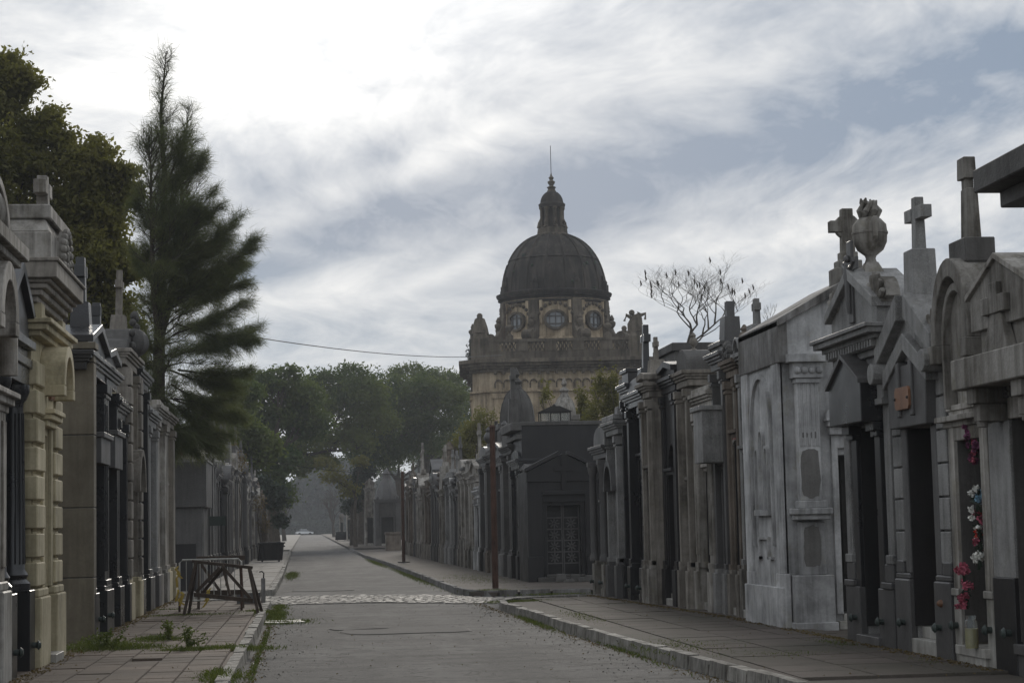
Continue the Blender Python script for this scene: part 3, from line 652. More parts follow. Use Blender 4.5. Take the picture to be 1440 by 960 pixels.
# far right block
RF=[
("black tomb with small pointed gable slab, nearest beyond the crossing",741,729,690,652,0,dict(mat='black_dull',trim='charcoal',top='gable',att=.6,pp=.25,off=.12,D=1.2,dh=2.2)),
("black round headed tomb next to the rust coloured pole",729,718,660,634,0,dict(mat='black_dull',trim='black',top='round',pp=.22,D=2.2,dh=2.6)),
("tall grey tomb with dark cornice and standing cross behind the rusty pole",718,706,640,598,517,dict(mat='charcoal',trim='dark',top='flat',pp=.3,D=2.4,cpl=.9,ct=.16)),
("grey gabled tomb with pale ornament left of the rusty pole",706,694,655,622,0,dict(mat='granite',trim='charcoal',top='gable',urn=True,pp=.2)),
("brown tomb with dark doorway, second left of the rusty pole",694,683,650,632,592,dict(mat='brown',trim='dark',top='step',pp=.2)),
("black tomb with thin light edge and urn, left of the brown one",683,674,655,628,0,dict(mat='black_dull',trim='charcoal',top='round',urn=True,pp=.22)),
("narrow white painted tomb front beside the big stone tomb",674,666,700,684,0,dict(mat='white',trim='white',top='flat',pp=.1)),
("big pale stone tomb with heavy dark cornice and moulded base",666,642,672,656,0,dict(mat='beige',trim='light',tmat='dark',top='flat',pp=.3,hp=1.1,base='grey')),
("blue grey tomb with arched hood right of the twin crosses",642,633,690,672,632,dict(mat='granite',trim='granite',top='arch',pp=.25)),
("blue grey tomb with tall cross, one of twin crosses",633,625,680,664,632,dict(mat='granite',top='step',pp=.2,cpl=.2)),
("slim tomb with tall cross before the stone spire",625,617,680,662,630,dict(mat='grey',trim='brown',top='gable',pp=.2,cpl=.2)),
("dark tomb with low curved roof before the stone spire",617,609,684,668,0,dict(mat='dark',trim='dark',top='round',pp=.2)),
("weathered beige tomb with bracketed cornice and stone spire",609,586,690,620,0,dict(mat='beige',trim='beige',tmat='brown',top='bell',pp=.3,D=3)),
("ochre stained tomb with columns near the second pole",586,577,690,672,0,dict(mat='brown',trim='beige',top='crest',pp=.25)),
("last weathered tomb before the low stone block",577,568,690,676,0,dict(mat='beige',trim='brown',top='flat',pp=.3)),
]
for L,a,b,c,t,x,s in RF: s.setdefault('D',2.6); rowtomb(L,'R',6.3,a,b,c,t,x,s,'tombs along the right pavement beyond the crossing')
# left near block after the side wall
LM=[
("polished black tomb with fluted pilasters, gable and tall cross beside the plain side wall",131,156,530,456,362,dict(mat='olive',trim='black',top='gable',att=.3,flutes=True,pp=.34,base='black',tmat='charcoal',cpl=.4,ct=.18,knobs=True,hood='box',hmat='charcoal',hdep=.45,hh=.4,dh=2.6,kmat='iron')),
("polished black tomb with black cross, second after the plain side wall",156,171,545,490,426,dict(mat='black_dull',trim='black',top='gable',att=.4,pp=.32,base='black',tmat='charcoal',cpl=.4,ct=.17,hood='box',hmat='charcoal',hdep=.42,dh=2.6)),
("narrow black tomb with small bronze panel beside the beige quoined tomb",171,184,590,560,0,dict(mat='black_dull',trim='black',top='flat',pp=.3,base='black',plaque='bronze')),
("beige quoined tomb with carved crest, ringed cross and arched hood",184,201,520,462,380,dict(mat='cream',trim='beige',top='crest',tmat='dark',pp=.22,quoin=True,hood='arch',hmat='beige',hdep=.4,cpl=.3,ct=.14,dh=2.4)),
("dark tomb with tall slim cross next to the beige crest",201,214,545,512,470,dict(mat='dark',trim='black',top='step',pp=.32,base='black')),
("grey tomb with flat cornice under the feathery tree",214,226,600,575,0,dict(mat='charcoal',trim='granite',top='flat',pp=.25,D=1.4)),
("pale grey tomb with tall gable under the feathery tree",226,238,592,570,0,dict(mat='grey',trim='light',top='gable',pp=.2,D=1.2)),
("last beige tomb of the left block at the crossing",238,250,600,585,0,dict(mat='cream',trim='beige',top='flat',pp=.2,D=.9)),
]
for L,a,b,c,t,x,s in LM: s.setdefault('D',2.6); rowtomb(L,'L',-3.2,a,b,c,t,x,s,'tombs along the left pavement before the crossing')
LF=[
("black fronted tomb with white edge beside the concrete vault",290,299,650,610,575,dict(mat='black_dull',trim='charcoal',top='step',pp=.2)),
("grey tomb with tall pier, second after the concrete vault",299,307,645,630,600,dict(mat='charcoal',trim='granite',top='flat',pp=.25)),
("dark tomb behind the small street name sign",307,315,675,655,0,dict(mat='dark',trim='black',top='gable',pp=.2)),
("pale ribbed tomb past the street name sign",315,323,670,650,625,dict(mat='grey',trim='light',top='arch',pp=.2)),
("brown tomb with dry shrub on its roof",323,331,672,648,0,dict(mat='brown',trim='grey',top='round',pp=.2)),
("tall grey tomb with beige attic in the far left block",331,339,655,640,0,dict(mat='grey',trim='beige',top='flat',pp=.2)),
("dark narrow tomb under the overhead wire",339,345,668,655,635,dict(mat='dark',trim='charcoal',top='gable',pp=.2)),
("pale tomb with urn on top near the dumpster",345,351,690,676,0,dict(mat='light',trim='beige',top='gable',urn=True,pp=.25)),
("sandy tomb with flat dark cornice near the dumpster",351,357,698,690,0,dict(mat='beige',trim='dark',top='flat',pp=.25)),
("dark last but one tomb by the dumpster",357,362,690,678,662,dict(mat='dark',trim='dark',top='step',pp=.2)),
("small grey last tomb of the far left block",362,368,712,698,0,dict(mat='grey',trim='grey',top='gable',pp=.2)),
]
for L,a,b,c,t,x,s in LF: s.setdefault('D',2.6); rowtomb(L,'L',-3.1,a,b,c,t,x,s,'tombs along the left pavement beyond the crossing')
# ---------------------------------------------------------------- near right tombs, hand made. local x runs towards the camera
def nroot(label,Y,X=7.12): return empty('mausoleum',(X,Y,.13),math.radians(-90),label,'mausoleum','large tombs at the near end of the right pavement')
XN=7.0
def Zn(Y,py,X=6.85): return Zof(X,Y,py)-.13
def textmesh(s,size,name,mat,parent,loc,depth=.012):
    c=bpy.data.curves.new(name,'FONT'); c.body=s; c.size=size; c.extrude=depth; c.align_x='CENTER'; c.align_y='CENTER'
    t=bpy.data.objects.new('tmp',c); COL.objects.link(t); dg=bpy.context.evaluated_depsgraph_get()
    me=bpy.data.meshes.new_from_object(t.evaluated_get(dg)); bpy.data.objects.remove(t)
    me.materials.clear(); me.materials.append(MATS[mat]); me.name=name
    o=bpy.data.objects.new(name,me); COL.objects.link(o); o.parent=parent; o.location=loc; o.rotation_euler=(math.pi/2,0,0); o['kind']='stuff'; return o
def red_letters():
    for L,(o,s) in RROOT.items():
        if 'red lettering' in L:
            z=Zof(6.95,o.location.y,612)-.13
            MB().ring(0,z-.42,.34,.42,25,155,-.04,0,14).build('letter_arch','marble',o); textmesh('ODDI',.24,'red_lettering','red_letter',o,(0,-.03,z))
red_letters()
# R4: pediment with crucifix relief, flaming urn and palmettes, black granite canopy
def crucifix_tomb():
    y0,y1=Yof(XN,1257),Yof(XN,1190); Y=(y0+y1)/2; hw=(y1-y0)/2-.02; r=nroot('grey granite tomb with crucifix relief, flaming urn on top and black canopy over its door',Y)
    zc=Zn(Y,520); za=Zn(Y,388); zg=Zn(Y,440)
    dw=.8; zd=Zn(Y,600)
    MB().box(-hw,hw,.4,3.,-.05,zc).box(-hw,-dw/2,0,.4,-.05,zc).box(dw/2,hw,0,.4,-.05,zc).box(-dw/2,dw/2,0,.4,zd,zc).build('wall','granite',r,bevel=.012)
    for sx in (-1,1): MB().box(sx*(dw/2-.02),sx*(dw/2+.01),-.02,.25,.22,zd-.004).build('door_lining','black_dull',r)
    door_part(r,dw,.2,zd,.33,'iron','bars')
    MB().box(-dw/2-.08,dw/2+.08,-.14,.38,.0,.12).build('step','charcoal',r,bevel=.012)
    for sx in (-1,1):
        MB().box(sx*dw/2,sx*(hw+.02),-.1,0,-.04,.72).box(sx*(dw/2+.2),sx*(hw+.02),-.12,0,.719,.8).box(sx*(dw/2+.25),sx*(hw),-.08,0,.799,1.02).build('plinth','charcoal',r,bevel=.02)
        MB().box(sx*(dw/2),sx*(dw/2+.22),-.07,0,.72,zd-.15).box(sx*(dw/2-.0),sx*(dw/2+.27),-.12,0,zd-.151,zd-.08).box(sx*(dw/2-.03),sx*(dw/2+.3),-.17,0,zd-.081,zd+.03).build('pier','black',r,bevel=.012)
        MB().box(sx*(hw-.24),sx*hw,-.06,0,1.019,zc-.5).box(sx*(hw-.27),sx*(hw+.02),-.09,0,1.02,1.13).build('pilaster','granite',r,bevel=.015)
        MB().box(sx*(hw-.27),sx*(hw+.02),-.15,0,zc-.5,zc-.42).box(sx*(hw-.25),sx*(hw),-.12,0,zc-.421,zc).build('capital','granite',r,bevel=.012)
        knob(r,sx*(dw/2+.18),-.1,.32)
    hx=dw/2+.32; MB().prism([(-hx,zd+.03),(hx,zd+.03),(hx,zd+.52),(.0,zd+.86),(-hx,zd+.52)],-.32,0).build('canopy','black',r,bevel=.02)
    MB().prism([(-hx-.03,zd+.50),(0,zd+.86),(0,zd+.92),(-hx-.03,zd+.56)],-.36,0).prism([(hx+.03,zd+.50),(0,zd+.86),(0,zd+.92),(hx+.03,zd+.56)],-.36,0).build('canopy_edge','charcoal',r,bevel=.01)
    m=MB(); z=m.cornice(-hw,hw,0,.6,zc-.001,[(.12,.08),(.08,.14),(.10,.20),(.06,.26),(.07,.36),(.05,.40)]); m.build('cornice','granite',r,bevel=.01)
    m=MB(); k=18
    for i in range(k): x=-hw-.05+(2*hw+.1)*(i+.5)/k; m.box(x-.03,x+.03,-.255,-.14,zc+.21,zc+.295)
    m.build('dentils','granite',r)
    MB().prism([(-hw-.02,z-.001),(hw+.02,z-.001),(hw+.02,zg),(0,za),(-hw-.02,zg)],-.16,.4).build('pediment','granite',r,bevel=.015)
    m=MB()
    for sx in (-1,1): m.prism([(sx*(hw+.08),zg-.04),(sx*(hw+.08),zg+.08),(0,za+.10),(0,za-.05)],-.24,.44)
    m.build('raking_cornice','granite',r,bevel=.015)
    zb=z+.12; m=MB().box(-.1,.1,-.19,-.15,zb,zb+1.05).box(-.3,-.1,-.19,-.15,zb+.66,zb+.82).box(.1,.3,-.19,-.15,zb+.66,zb+.82); rc=m.build('crucifix_relief','charcoal',r,bevel=.012)
    f=MB().tube([(0,-.2,zb+.12),(.01,-.215,zb+.3),(-.01,-.205,zb+.45),(0,-.2,zb+.6),(0,-.21,zb+.72)],[.03,.045,.05,.07,.045],8).sphere(.01,-.215,zb+.82,.05,8)
    f.tube([(0,-.2,zb+.68),(-.14,-.2,zb+.72),(-.26,-.2,zb+.77)],[.035,.025,.02],6).tube([(0,-.2,zb+.68),(.14,-.2,zb+.72),(.26,-.2,zb+.77)],[.035,.025,.02],6); f.build('figure','charcoal',rc,smooth=True)
    for sx in (-1,1):   # palmette acroteria
        m=MB(); cx=sx*(hw-.1); cz=zg+.02
        m.ring(cx,cz,.001,.2,0,180,-.12,.05,8)
        for i in range(7):
            t=math.radians(20+140*i/6); m.tube([(cx,-.12,cz),(cx+.28*math.cos(t),-.13,cz+.32*math.sin(t)),(cx+.34*math.cos(t),-.14,cz+.38*math.sin(t))],[.03,.05,.03],6)
        m.ring(cx,cz,.2,.33,10,170,-.1,.08,10); m.build('palmette','grey',r,smooth=True)
    # urn with flame
    zu=0; yc=.0
    m=MB().taper(0,yc,.24,.22,.12,.12,zu,zu+.24).lathe(0,yc,[(.13,zu+.23),(.10,zu+.32),(.12,zu+.38),(.27,zu+.50),(.345,zu+.66),(.36,zu+.82),(.375,zu+.83),(.375,zu+.87),(.36,zu+.88),(.345,zu+1.02),(.24,zu+1.14),(.18,zu+1.18)],22)
    ur=m.build('urn','grey',r,smooth=True); ur.location=(0,.1,za+.02); ur.scale=(.62,.62,.62)
    for sx in (-1,1): MB().prism([(sx*.2,zu+1.12),(sx*.43,zu+1.15),(sx*.42,zu+.74),(sx*.3,zu+.6),(sx*.33,zu+.95)],yc-.05,yc+.05).build('urn_ear','grey',ur,bevel=.02)
    m=MB(); rr=random.Random(5)
    for i in range(14):
        t=2*math.pi*i/14; q=.10 if i%2 else .15; hh=.3+rr.random()*.14
        m.tube([(q*math.cos(t),yc+q*math.sin(t),zu+1.14),(q*1.45*math.cos(t+.3),yc+q*1.4*math.sin(t+.3),zu+1.14+hh*.4),(q*.9*math.cos(t+.9),yc+q*.9*math.sin(t+.9),zu+1.14+hh*.8),(q*1.1*math.cos(t+1.2),yc+q*1.1*math.sin(t+1.2),zu+1.14+hh)],[.055,.07,.055,.02],6)
    m.build('stone_flame','grey',ur,smooth=True)
crucifix_tomb()
# R3: gabled granite tomb with cross
def gable_tomb():
    y0,y1=Yof(XN,1336),Yof(XN,1258); Y=(y0+y1)/2; hw=(y1-y0)/2-.015; r=nroot('grey granite tomb with steep gable, plain stone cross and small copper plaque over the door',Y)
    za=Zn(Y,418); ze=Zn(Y,500); zw=ze-.05; dw=.9; zd=Zn(Y,600)
    MB().box(-hw,hw,.4,3.,-.05,zw).box(-hw,-dw/2,0,.4,-.05,zw).box(dw/2,hw,0,.4,-.05,zw).box(-dw/2,dw/2,0,.4,zd,zw).build('wall','granite',r,bevel=.01)
    for sx in (-1,1):       # ashlar blocks
        zz=1.05; k=6; dz=(zw-.1-1.05)/k
        for i in range(k): MB().box(sx*(dw/2+.2),sx*(hw-.005),-.05,0,zz+.01,zz+dz-.012).build('ashlar_block','granite',r,bevel=.015); zz+=dz
        MB().box(sx*dw/2,sx*(hw+.01),-.09,0,-.04,.86).prism([(sx*(dw/2+.02),.859),(sx*(hw),.859),(sx*(hw),.93),(sx*(dw/2+.02),.93)],-.07,0).prism([(sx*(dw/2+.26),.92),(sx*(hw),.92),(sx*hw,1.08),(sx*(dw/2+.26),1.08)],-.065,0).build('plinth','charcoal',r,bevel=.03)
        MB().box(sx*(dw/2),sx*(dw/2+.19),-.05,0,.93,zd-.0).build('door_jamb','charcoal',r,bevel=.02)
        knob(r,sx*(dw/2+.2),-.09,.35)
    MB().sphere(.7,-.09,.62,.055,8,.8).build('bronze_shield','bronze',r)
    P=[(-dw/2-.22,zd),(dw/2+.22,zd),(dw/2+.26,zd+.5),(dw/2+.25,zd+.66),(.16,zd+.72),(-.16,zd+.72),(-dw/2-.25,zd+.66),(-dw/2-.26,zd+.5)]
    MB().prism(P,-.17,0).box(-.3,-.18,-.2,0,zd+.12,zd+.76).box(.18,.3,-.2,0,zd+.12,zd+.76).build('lintel','charcoal',r,bevel=.02)
    p=MB().prism([(-.26,zd+.24),(-.22,zd+.2),(.22,zd+.2),(.26,zd+.24),(.26,zd+.42),(.22,zd+.46),(-.22,zd+.46),(-.26,zd+.42)],-.23,-.17).build('plaque','copper',r,bevel=.006)
    MB().ring(0,zd+.33,.0,.0,0,1,-.3,-.29,1) if False else None
    MB().sphere(-.235,-.235,zd+.33,.018,6).sphere(.235,-.235,zd+.33,.018,6).build('plaque_screws','iron',p)
    for sx in (-1,1): MB().box(sx*(dw/2-.02),sx*(dw/2+.01),-.03,.25,.32,zd-.004).build('door_lining','black_dull',r)
    door_part(r,dw,.3,zd,.33,'bronze','bars'); MB().box(-dw/2,dw/2,.05,.36,.18,.31).box(-dw/2-.0,dw/2+.0,-.08,.36,.0,.18).build('step','marble',r,bevel=.012)
    MB().prism([(-hw,ze-.06),(hw,ze-.06),(hw,ze),(.16,za),(-.16,za),(-hw,ze)],-.1,.18).build('gable','granite',r,bevel=.015)
    m=MB(); 
    for sx in (-1,1):
        m.prism([(sx*(hw+.05),ze-.06),(sx*(hw+.05),ze+.16),(sx*.14,za+.04),(sx*.14,za-.26)],-.22,.2)
        m.prism([(sx*(hw-.18),ze-.35),(sx*(hw-.18),ze-.14),(0,za-.42),(0,za-.62)],-.2,0)
        m.tube([(sx*(hw-.02),-.3,ze-.14),(sx*(hw-.02),.3,ze-.14)],.13,12)
    m.build('raking_cornice','granite',r,bevel=.015)
    for sx in (-1,1):
        mm=MB(); cx=sx*(hw-.06); cz=ze+.12; mm.ring(cx,cz,.001,.30,0,180,-.1,.1,12)
        for i in range(5): t=math.radians(20+140*i/4); mm.tube([(cx,-.1,cz),(cx+.22*math.cos(t),-.12,cz+.26*math.sin(t)),(cx+.28*math.cos(t),-.12,cz+.32*math.sin(t))],[.02,.04,.03],6)
        mm.build('palmette','grey',r,smooth=True)
    zt=Zn(Y,352); zx=Zn(Y,278); MB().taper(0,.06,.19,.15,.17,.14,za-.15,zt).build('cross_base','granite',r,bevel=.02)
    cross_part(r,0,.06,zt-.002,zx-zt,'granite',t=.14,arm=.32,bevel=.01)
gable_tomb()
# R2: arched tomb with broken tall cross
def arch_tomb():
    y0,y1=Yof(XN,1394),Yof(XN,1337); Y=(y0+y1)/2; hw=(y1-y0)/2-.015; r=nroot('grey stone tomb with arched top and broken tall cross, flowers tied to its grille',Y)
    zs=Zn(Y,468); za=Zn(Y,372); zc=Zn(Y,556); dw=.8; zd=Zn(Y,588)
    MB().box(-hw,hw,.35,3.,-.05,zs).box(-hw,-dw/2,0,.35,-.05,zs).box(dw/2,hw,0,.35,-.05,zs).box(-dw/2,dw/2,0,.35,zd,zs).build('wall','grey',r,bevel=.01)
    rad=hw*.92; zr=za-rad
    MB().ring(0,zs-.1,.001,rad,0,180,-.06,.42,20,1,(za-zs+.1)/rad).box(-rad,rad,-.06,.42,zs-.5,zs-.1).build('arched_gable','grey',r,bevel=.015)
    MB().ring(0,zs-.1,rad*.84,rad*1.08,0,180,-.2,.2,20,1,(za-zs+.1)/rad).ring(0,zs-.1,rad*.66,rad*.76,0,180,-.14,0,20,1,(za-zs+.1)/rad).box(-rad*1.1,-rad*.8,-.24,.4,zs-.3,zs-.1).box(rad*.8,rad*1.1,-.24,.4,zs-.3,zs-.1).box(-rad*.76,-rad*.66,-.14,0,zs-.8,zs-.1).box(rad*.66,rad*.76,-.14,0,zs-.8,zs-.1).build('arch_moulding','grey',r,bevel=.015)
    m=MB(); m.cornice(-hw,hw,0,.3,zs-1.0,[(.06,.08),(.06,.16)]); m.build('string_course','grey',r,bevel=.01)
    MB().box(-hw*.8,hw*.8,-.05,0,zd+.12,zs-1.15).build('panel','light',r,bevel=.012)
    MB().box(-dw/2-.12,-dw/2,-.06,0,.8,zd+.1).box(dw/2,dw/2+.12,-.06,0,.8,zd+.1).box(-dw/2-.12,dw/2+.12,-.061,0,zd,zd+.1).box(-dw/2-.17,dw/2+.17,-.08,0,zd+.1,zd+.16).build('door_surround','light',r,bevel=.01)
    for sx in (-1,1):
        MB().box(sx*dw/2,sx*hw,-.06,0,-.04,.72).box(sx*(dw/2-.02),sx*(hw+.01),-.085,0,.719,.8).build('plinth','marble',r,bevel=.015); knob(r,sx*(dw/2+.12),-.06,.4,'iron')
        MB().box(sx*(hw-.16),sx*hw,-.05,0,.8,zs-1.).build('pilaster','grey',r,bevel=.01)
    for sx in (-1,1): MB().box(sx*(dw/2-.02),sx*(dw/2+.01),-.02,.25,.22,zd-.004).build('door_lining','dark',r)
    door_part(r,dw,.2,zd,.28,'bronze','bars'); MB().box(-dw/2-.06,dw/2+.06,-.12,.3,.1,.2).box(-dw/2,dw/2,-.1,.3,-.02,.101).build('step','marble',r,bevel=.01)
    zt=Zn(Y,338); zx=Zn(Y,222); b=MB().taper(0,.1,.2,.13,.25,.15,za-.5,za+.02).box(-.26,.26,-.07,.27,za,zt).build('cross_base','dark',r,bevel=.02)
    zm=zt+(zx-zt)*.62; m=MB().taper(.0,.1,.12,.075,.10,.06,zt-.002,zm).box(-.10,.04,.05,.14,zm-.002,zm+.12).taper(-.03,.09,.12,.07,.11,.065,zm+.11,zx); m.build('broken_cross','grey',r,bevel=.012)
arch_tomb()
# R1: tomb with relief cross, heavy lintel with lettering
def lintel_tomb():
    y1=Yof(XN,1394); y0=y1-2.1; Y=(y0+y1)/2; hw=(y1-y0)/2-.015; r=nroot('grey granite tomb with relief cross, gabled cap and heavy lettered lintel at the right edge',Y)
    zl=Zn(Y,560,6.6); dw=.86; zd=Zof(6.7,Y,586)-.13; zl0=Zof(6.5,Y,540)-.13; zl1=Zof(6.5,Y,498)-.13; za=Zof(6.7,Y,362)-.13; ze=za-.42
    MB().box(-hw,hw,.35,3.,-.05,zl1).box(-hw,-dw/2,0,.35,-.05,zl1).box(dw/2,hw,0,.35,-.05,zl1).box(-dw/2,dw/2,0,.35,zd,zl1).build('wall','grey',r,bevel=.01)
    MB().box(-hw,hw,-.42,0,zl0,zl1+.02).build('lintel','grey',r,bevel=.02)
    for sx in (-1,1):
        MB().box(sx*(dw/2+.06),sx*(dw/2+.32),-.36,0,zl0-.16,zl0-.001).box(sx*(dw/2+.1),sx*(dw/2+.28),-.31,0,zl0-.34,zl0-.159).tube([(sx*(dw/2+.19),-.25,zl0-.4),(sx*(dw/2+.19),-.25,zl0-.16)],.06,8).build('bracket','grey',r,bevel=.012)
        MB().box(sx*dw/2,sx*hw,-.07,0,-.04,.95).build('plinth','black_dull',r,bevel=.015); knob(r,sx*(dw/2+.16),-.07,.4,'iron')
        MB().box(sx*(dw/2),sx*(hw),-.05,0,.949,zl0-.34).build('pilaster','granite',r,bevel=.012)
    textmesh('JOSE MERLIN ARA',.19,'inscription','dark',r,(0,-.065,zd+.27))
    MB().box(-dw/2-.01,dw/2+.01,-.05,0,zd,zl0).build('inscription_band','light',r,bevel=.01)
    for sx in (-1,1): MB().box(sx*(dw/2-.02),sx*(dw/2+.01),-.02,.25,.32,zd-.004).build('door_lining','dark',r)
    door_part(r,dw,.3,zd,.28,'bronze','lattice'); MB().box(-dw/2-.02,dw/2+.02,-.1,.3,.2,.3).box(-dw/2-.02,dw/2+.02,-.06,.3,-.02,.201).build('step','charcoal',r,bevel=.012)
    zA=zl1
    q=hw*.78; Hh=za-zA; e2=zA+Hh*.66
    MB().prism([(-q,zA+Hh*.3),(q,zA+Hh*.3),(q,e2),(0,za),(-q,e2)],-.26,.5).box(-q+.12,q-.12,-.2,.5,zA-.01,zA+Hh*.31).build('gable','grey',r,bevel=.012)
    for sx in (-1,1): MB().prism([(sx*(q+.05),e2-.02),(sx*(q+.05),e2+.04),(0,za+.05),(0,za-.01)],-.30,1.6).build('cap_slab','light',r,bevel=.01)
    MB().taper(0,-.26,.34,.06,.15,.04,zA-.01,zA+Hh*.42).box(-.11,.11,-.32,-.26,zA+Hh*.42,zA+Hh*.74).box(-.32,-.11,-.33,-.26,zA+Hh*.42,zA+Hh*.6).box(.11,.32,-.33,-.26,zA+Hh*.42,zA+Hh*.6).build('relief_cross','grey',r,bevel=.012)
lintel_tomb()
# R0: corner of a heavy cornice reaching into the frame
def overhang_tomb():
    Y=16.1; r=nroot('tall dark stone tomb whose heavy cornice juts in at the top right corner',Y); X=6.2
    zb=Zof(6.15,17.3,272)-.13; zt=Zof(6.15,17.3,240)-.13
    MB().box(-1.1,1.1,.35,3,-.05,zb-.3).box(-1.1,-.4,0,.35,-.05,zb-.3).box(.4,1.1,0,.35,-.05,zb-.3).box(-.4,.4,0,.35,3.,zb-.3).build('wall','dark',r,bevel=.012)
    door_part(r,.8,.2,3.,.28,'iron','bars')
    MB().box(-1.12,1.12,-.35,.4,zb-.3,zb-.15).box(-1.14,1.14,-.6,.4,zb-.151,zb).box(-1.2,1.2,-.83,.6,zb-.001,zt).build('cornice','dark',r,bevel=.02)
    MB().box(-.5,.5,-.25,.3,-.02,.2).build('step','marble',r,bevel=.01)
    MB().box(-1.,1.,-.2,.4,zt-.01,zt+.9).build('attic','dark',r,bevel=.02)
overhang_tomb()
# R5: white corner chapel, facing the camera, with its flank on the street
def white_chapel():
    X0=6.98; Y0=27.75; DD=Yof(6.98,1054)-27.75; cxw=1.18
    r=empty('chapel',(X0+cxw,Y0,.13),0,'white plastered corner chapel with peeling pilaster, cracked pediment and ringed cross','chapel')
    hw=cxw; 
    def Z(py,x=-hw,y=0): return Zof(X0+cxw+x,Y0+y,py)-.13
    ze=Z(452); zcap=Z(500); za=ze+ (0.47)*hw; dw=.66; zd=Z(640,-.6); 
    MB().box(-hw+.06,hw-.06,.4,DD,-.05,zcap).box(-hw+.06,-dw/2,0,.4,-.05,zcap).box(dw/2,hw-.06,0,.4,-.05,zcap).box(-dw/2,dw/2,0,.4,zd,zcap).build('wall','white',r,bevel=.012)
    door_part(r,dw,.22,zd,.3,'iron','bars'); MB().box(-dw/2-.1,dw/2+.1,-.15,.35,-.02,.1).box(-dw/2,dw/2,-.02,.35,.1,.2).build('step','marble',r,bevel=.01)
    for sx in (-1,1):
        xa,xb=sx*(hw-.08),sx*(hw-.66)
        MB().box(xa,xb,-.28,0,-.05,.78).box(xa+sx*.03,xb-sx*.03,-.32,0,-.05,.1).build('pilaster_base','white',r,bevel=.02)
        MB().box(sx*(hw-.2),sx*(hw-.57),-.2,0,.779,1.55).box(sx*(hw-.12),sx*(hw-.63),-.3,0,1.58,1.66).box(sx*(hw-.08),sx*(hw-.66),-.34,0,1.659,1.75).box(sx*(hw-.18),sx*(hw-.6),-.25,0,1.749,1.86).build('pedestal','white',r,bevel=.02)
        MB().box(sx*(hw-.22),sx*(hw-.55),-.18,0,1.859,zcap-.35).build('pilaster','white',r,bevel=.015)
        m=MB(); 
        for i in range(5): x=sx*(hw-.26-.062*i); m.tube([(x,-.175,zcap-1.35),(x,-.18,zcap-.42)],.024,6)
        m.box(sx*(hw-.2),sx*(hw-.57),-.23,0,zcap-.42,zcap-.36); m.build('fluting','white',r,smooth=True)
        m=MB().box(sx*(hw-.16),sx*(hw-.61),-.26,0,zcap-.351,zcap-.12).box(sx*(hw-.08),sx*(hw-.66),-.34,0,zcap-.121,zcap)
        for i in range(4): m.sphere(sx*(hw-.22-.11*i),-.26,zcap-.24,.055,8)
        m.build('capital','white',r,bevel=.01)
    rnd=random.Random(9)
    def patch(x0,x1,z0,z1,y,nm='bare_render'):
        P=[];n=22; cx,cz=(x0+x1)/2,(z0+z1)/2
        for i in range(n):
            t=2*math.pi*i/n; c,s_=math.cos(t),math.sin(t); q=1/max(abs(c),abs(s_))**.75; P.append((cx+(x1-x0)/2*c*q*(1+(rnd.random()-.5)*.16),cz+(z1-z0)/2*s_*q*(1+(rnd.random()-.5)*.1)))
        MB().prism(P,y-.004,y+.004).build(nm,'render_grey',r)
    patch(-hw+.24,-hw+.53,1.9,2.62,-.18); patch(-hw+.24,-hw+.5,.9,1.5,-.2); patch(-hw+.28,-hw+.36,2.78,2.86,-.18); patch(-hw+.41,-hw+.5,2.77,2.87,-.18)
    m=MB().prism([(-hw,zcap-.001),(hw,zcap-.001),(hw,ze),(0,za+.02),(-hw,ze)],-.1,.5); m.build('pediment','white',r,bevel=.015)
    m=MB().cornice(-hw,hw,0,.5,zcap,[(.07,.14),(.05,.2)]) and None
    m=MB(); 
    for sx in (-1,1): m.prism([(sx*(hw+.03),ze-.09),(sx*(hw+.03),ze+.02),(0,za+.14),(0,za-.02)],-.2,DD)
    m.build('roof','concrete',r,bevel=.015)
    MB().box(-.46,.46,-.1,0,zd+.3,zd+.42).box(-.5,.5,-.17,0,zd+.419,zd+.5).box(-.53,.53,-.2,0,zd+.499,zd+.54).box(-.43,-.335,-.04,0,.2,zd+.3).box(.335,.43,-.04,0,.2,zd+.3).box(-.43,.43,-.041,0,zd+.1,zd+.3).build('door_surround','white',r,bevel=.01)
    MB().ring(0,zd+.54,.36,.52,0,180,-.14,0,20,1,.62).build('curved_hood','white',r,bevel=.012)
    # flank on the street: local -x side, built out towards the pavement
    m=MB().box(-hw+.02,-hw+.06,.0,DD,-.05,zcap); m.box(-hw-.02,-hw+.06,-.08,.5,-.05,.80).box(-hw-.02,-hw+.06,DD-.5,DD,-.05,.80).box(-hw-.06,-hw+.06,-.0,DD,-.05,.6).build('flank_base','white',r,bevel=.015)
    for a_,b_ in ((0,.42),(DD-.42,DD)): MB().box(-hw-.015,-hw+.06,a_,b_,.8,ze-.2).build('flank_pier','white',r,bevel=.012)
    MB().box(-hw-.03,-hw+.12,-.14,DD+.05,ze-.62,ze).build('flank_parapet','concrete',r,bevel=.02)
    # lancet relief on the flank
    def yz(poly,x0,x1,nm,mat='white'): return MB().prism(poly,x0,x1,'x').build(nm,mat,r,bevel=.008)
    m=MB(); cy=DD/2
    for k,(yc,top,wd) in enumerate(((cy-.3,zcap-1.45,.09),(cy,zcap-1.2,.11),(cy+.3,zcap-1.45,.09))):
        for s_ in (-1,1): m.box(-hw-.03,-hw+.03,yc+s_*wd,yc+s_*(wd+.035),1.75,top)
        for i in range(8):
            a,b=math.pi*i/8,math.pi*(i+1)/8; m.prism([(yc+wd*math.cos(a),top+wd*1.3*math.sin(a)),(yc+(wd+.035)*math.cos(a),top+(wd+.035)*1.3*math.sin(a)),(yc+(wd+.035)*math.cos(b),top+(wd+.035)*1.3*math.sin(b)),(yc+wd*math.cos(b),top+wd*1.3*math.sin(b))],-hw-.03,-hw+.03,'x')
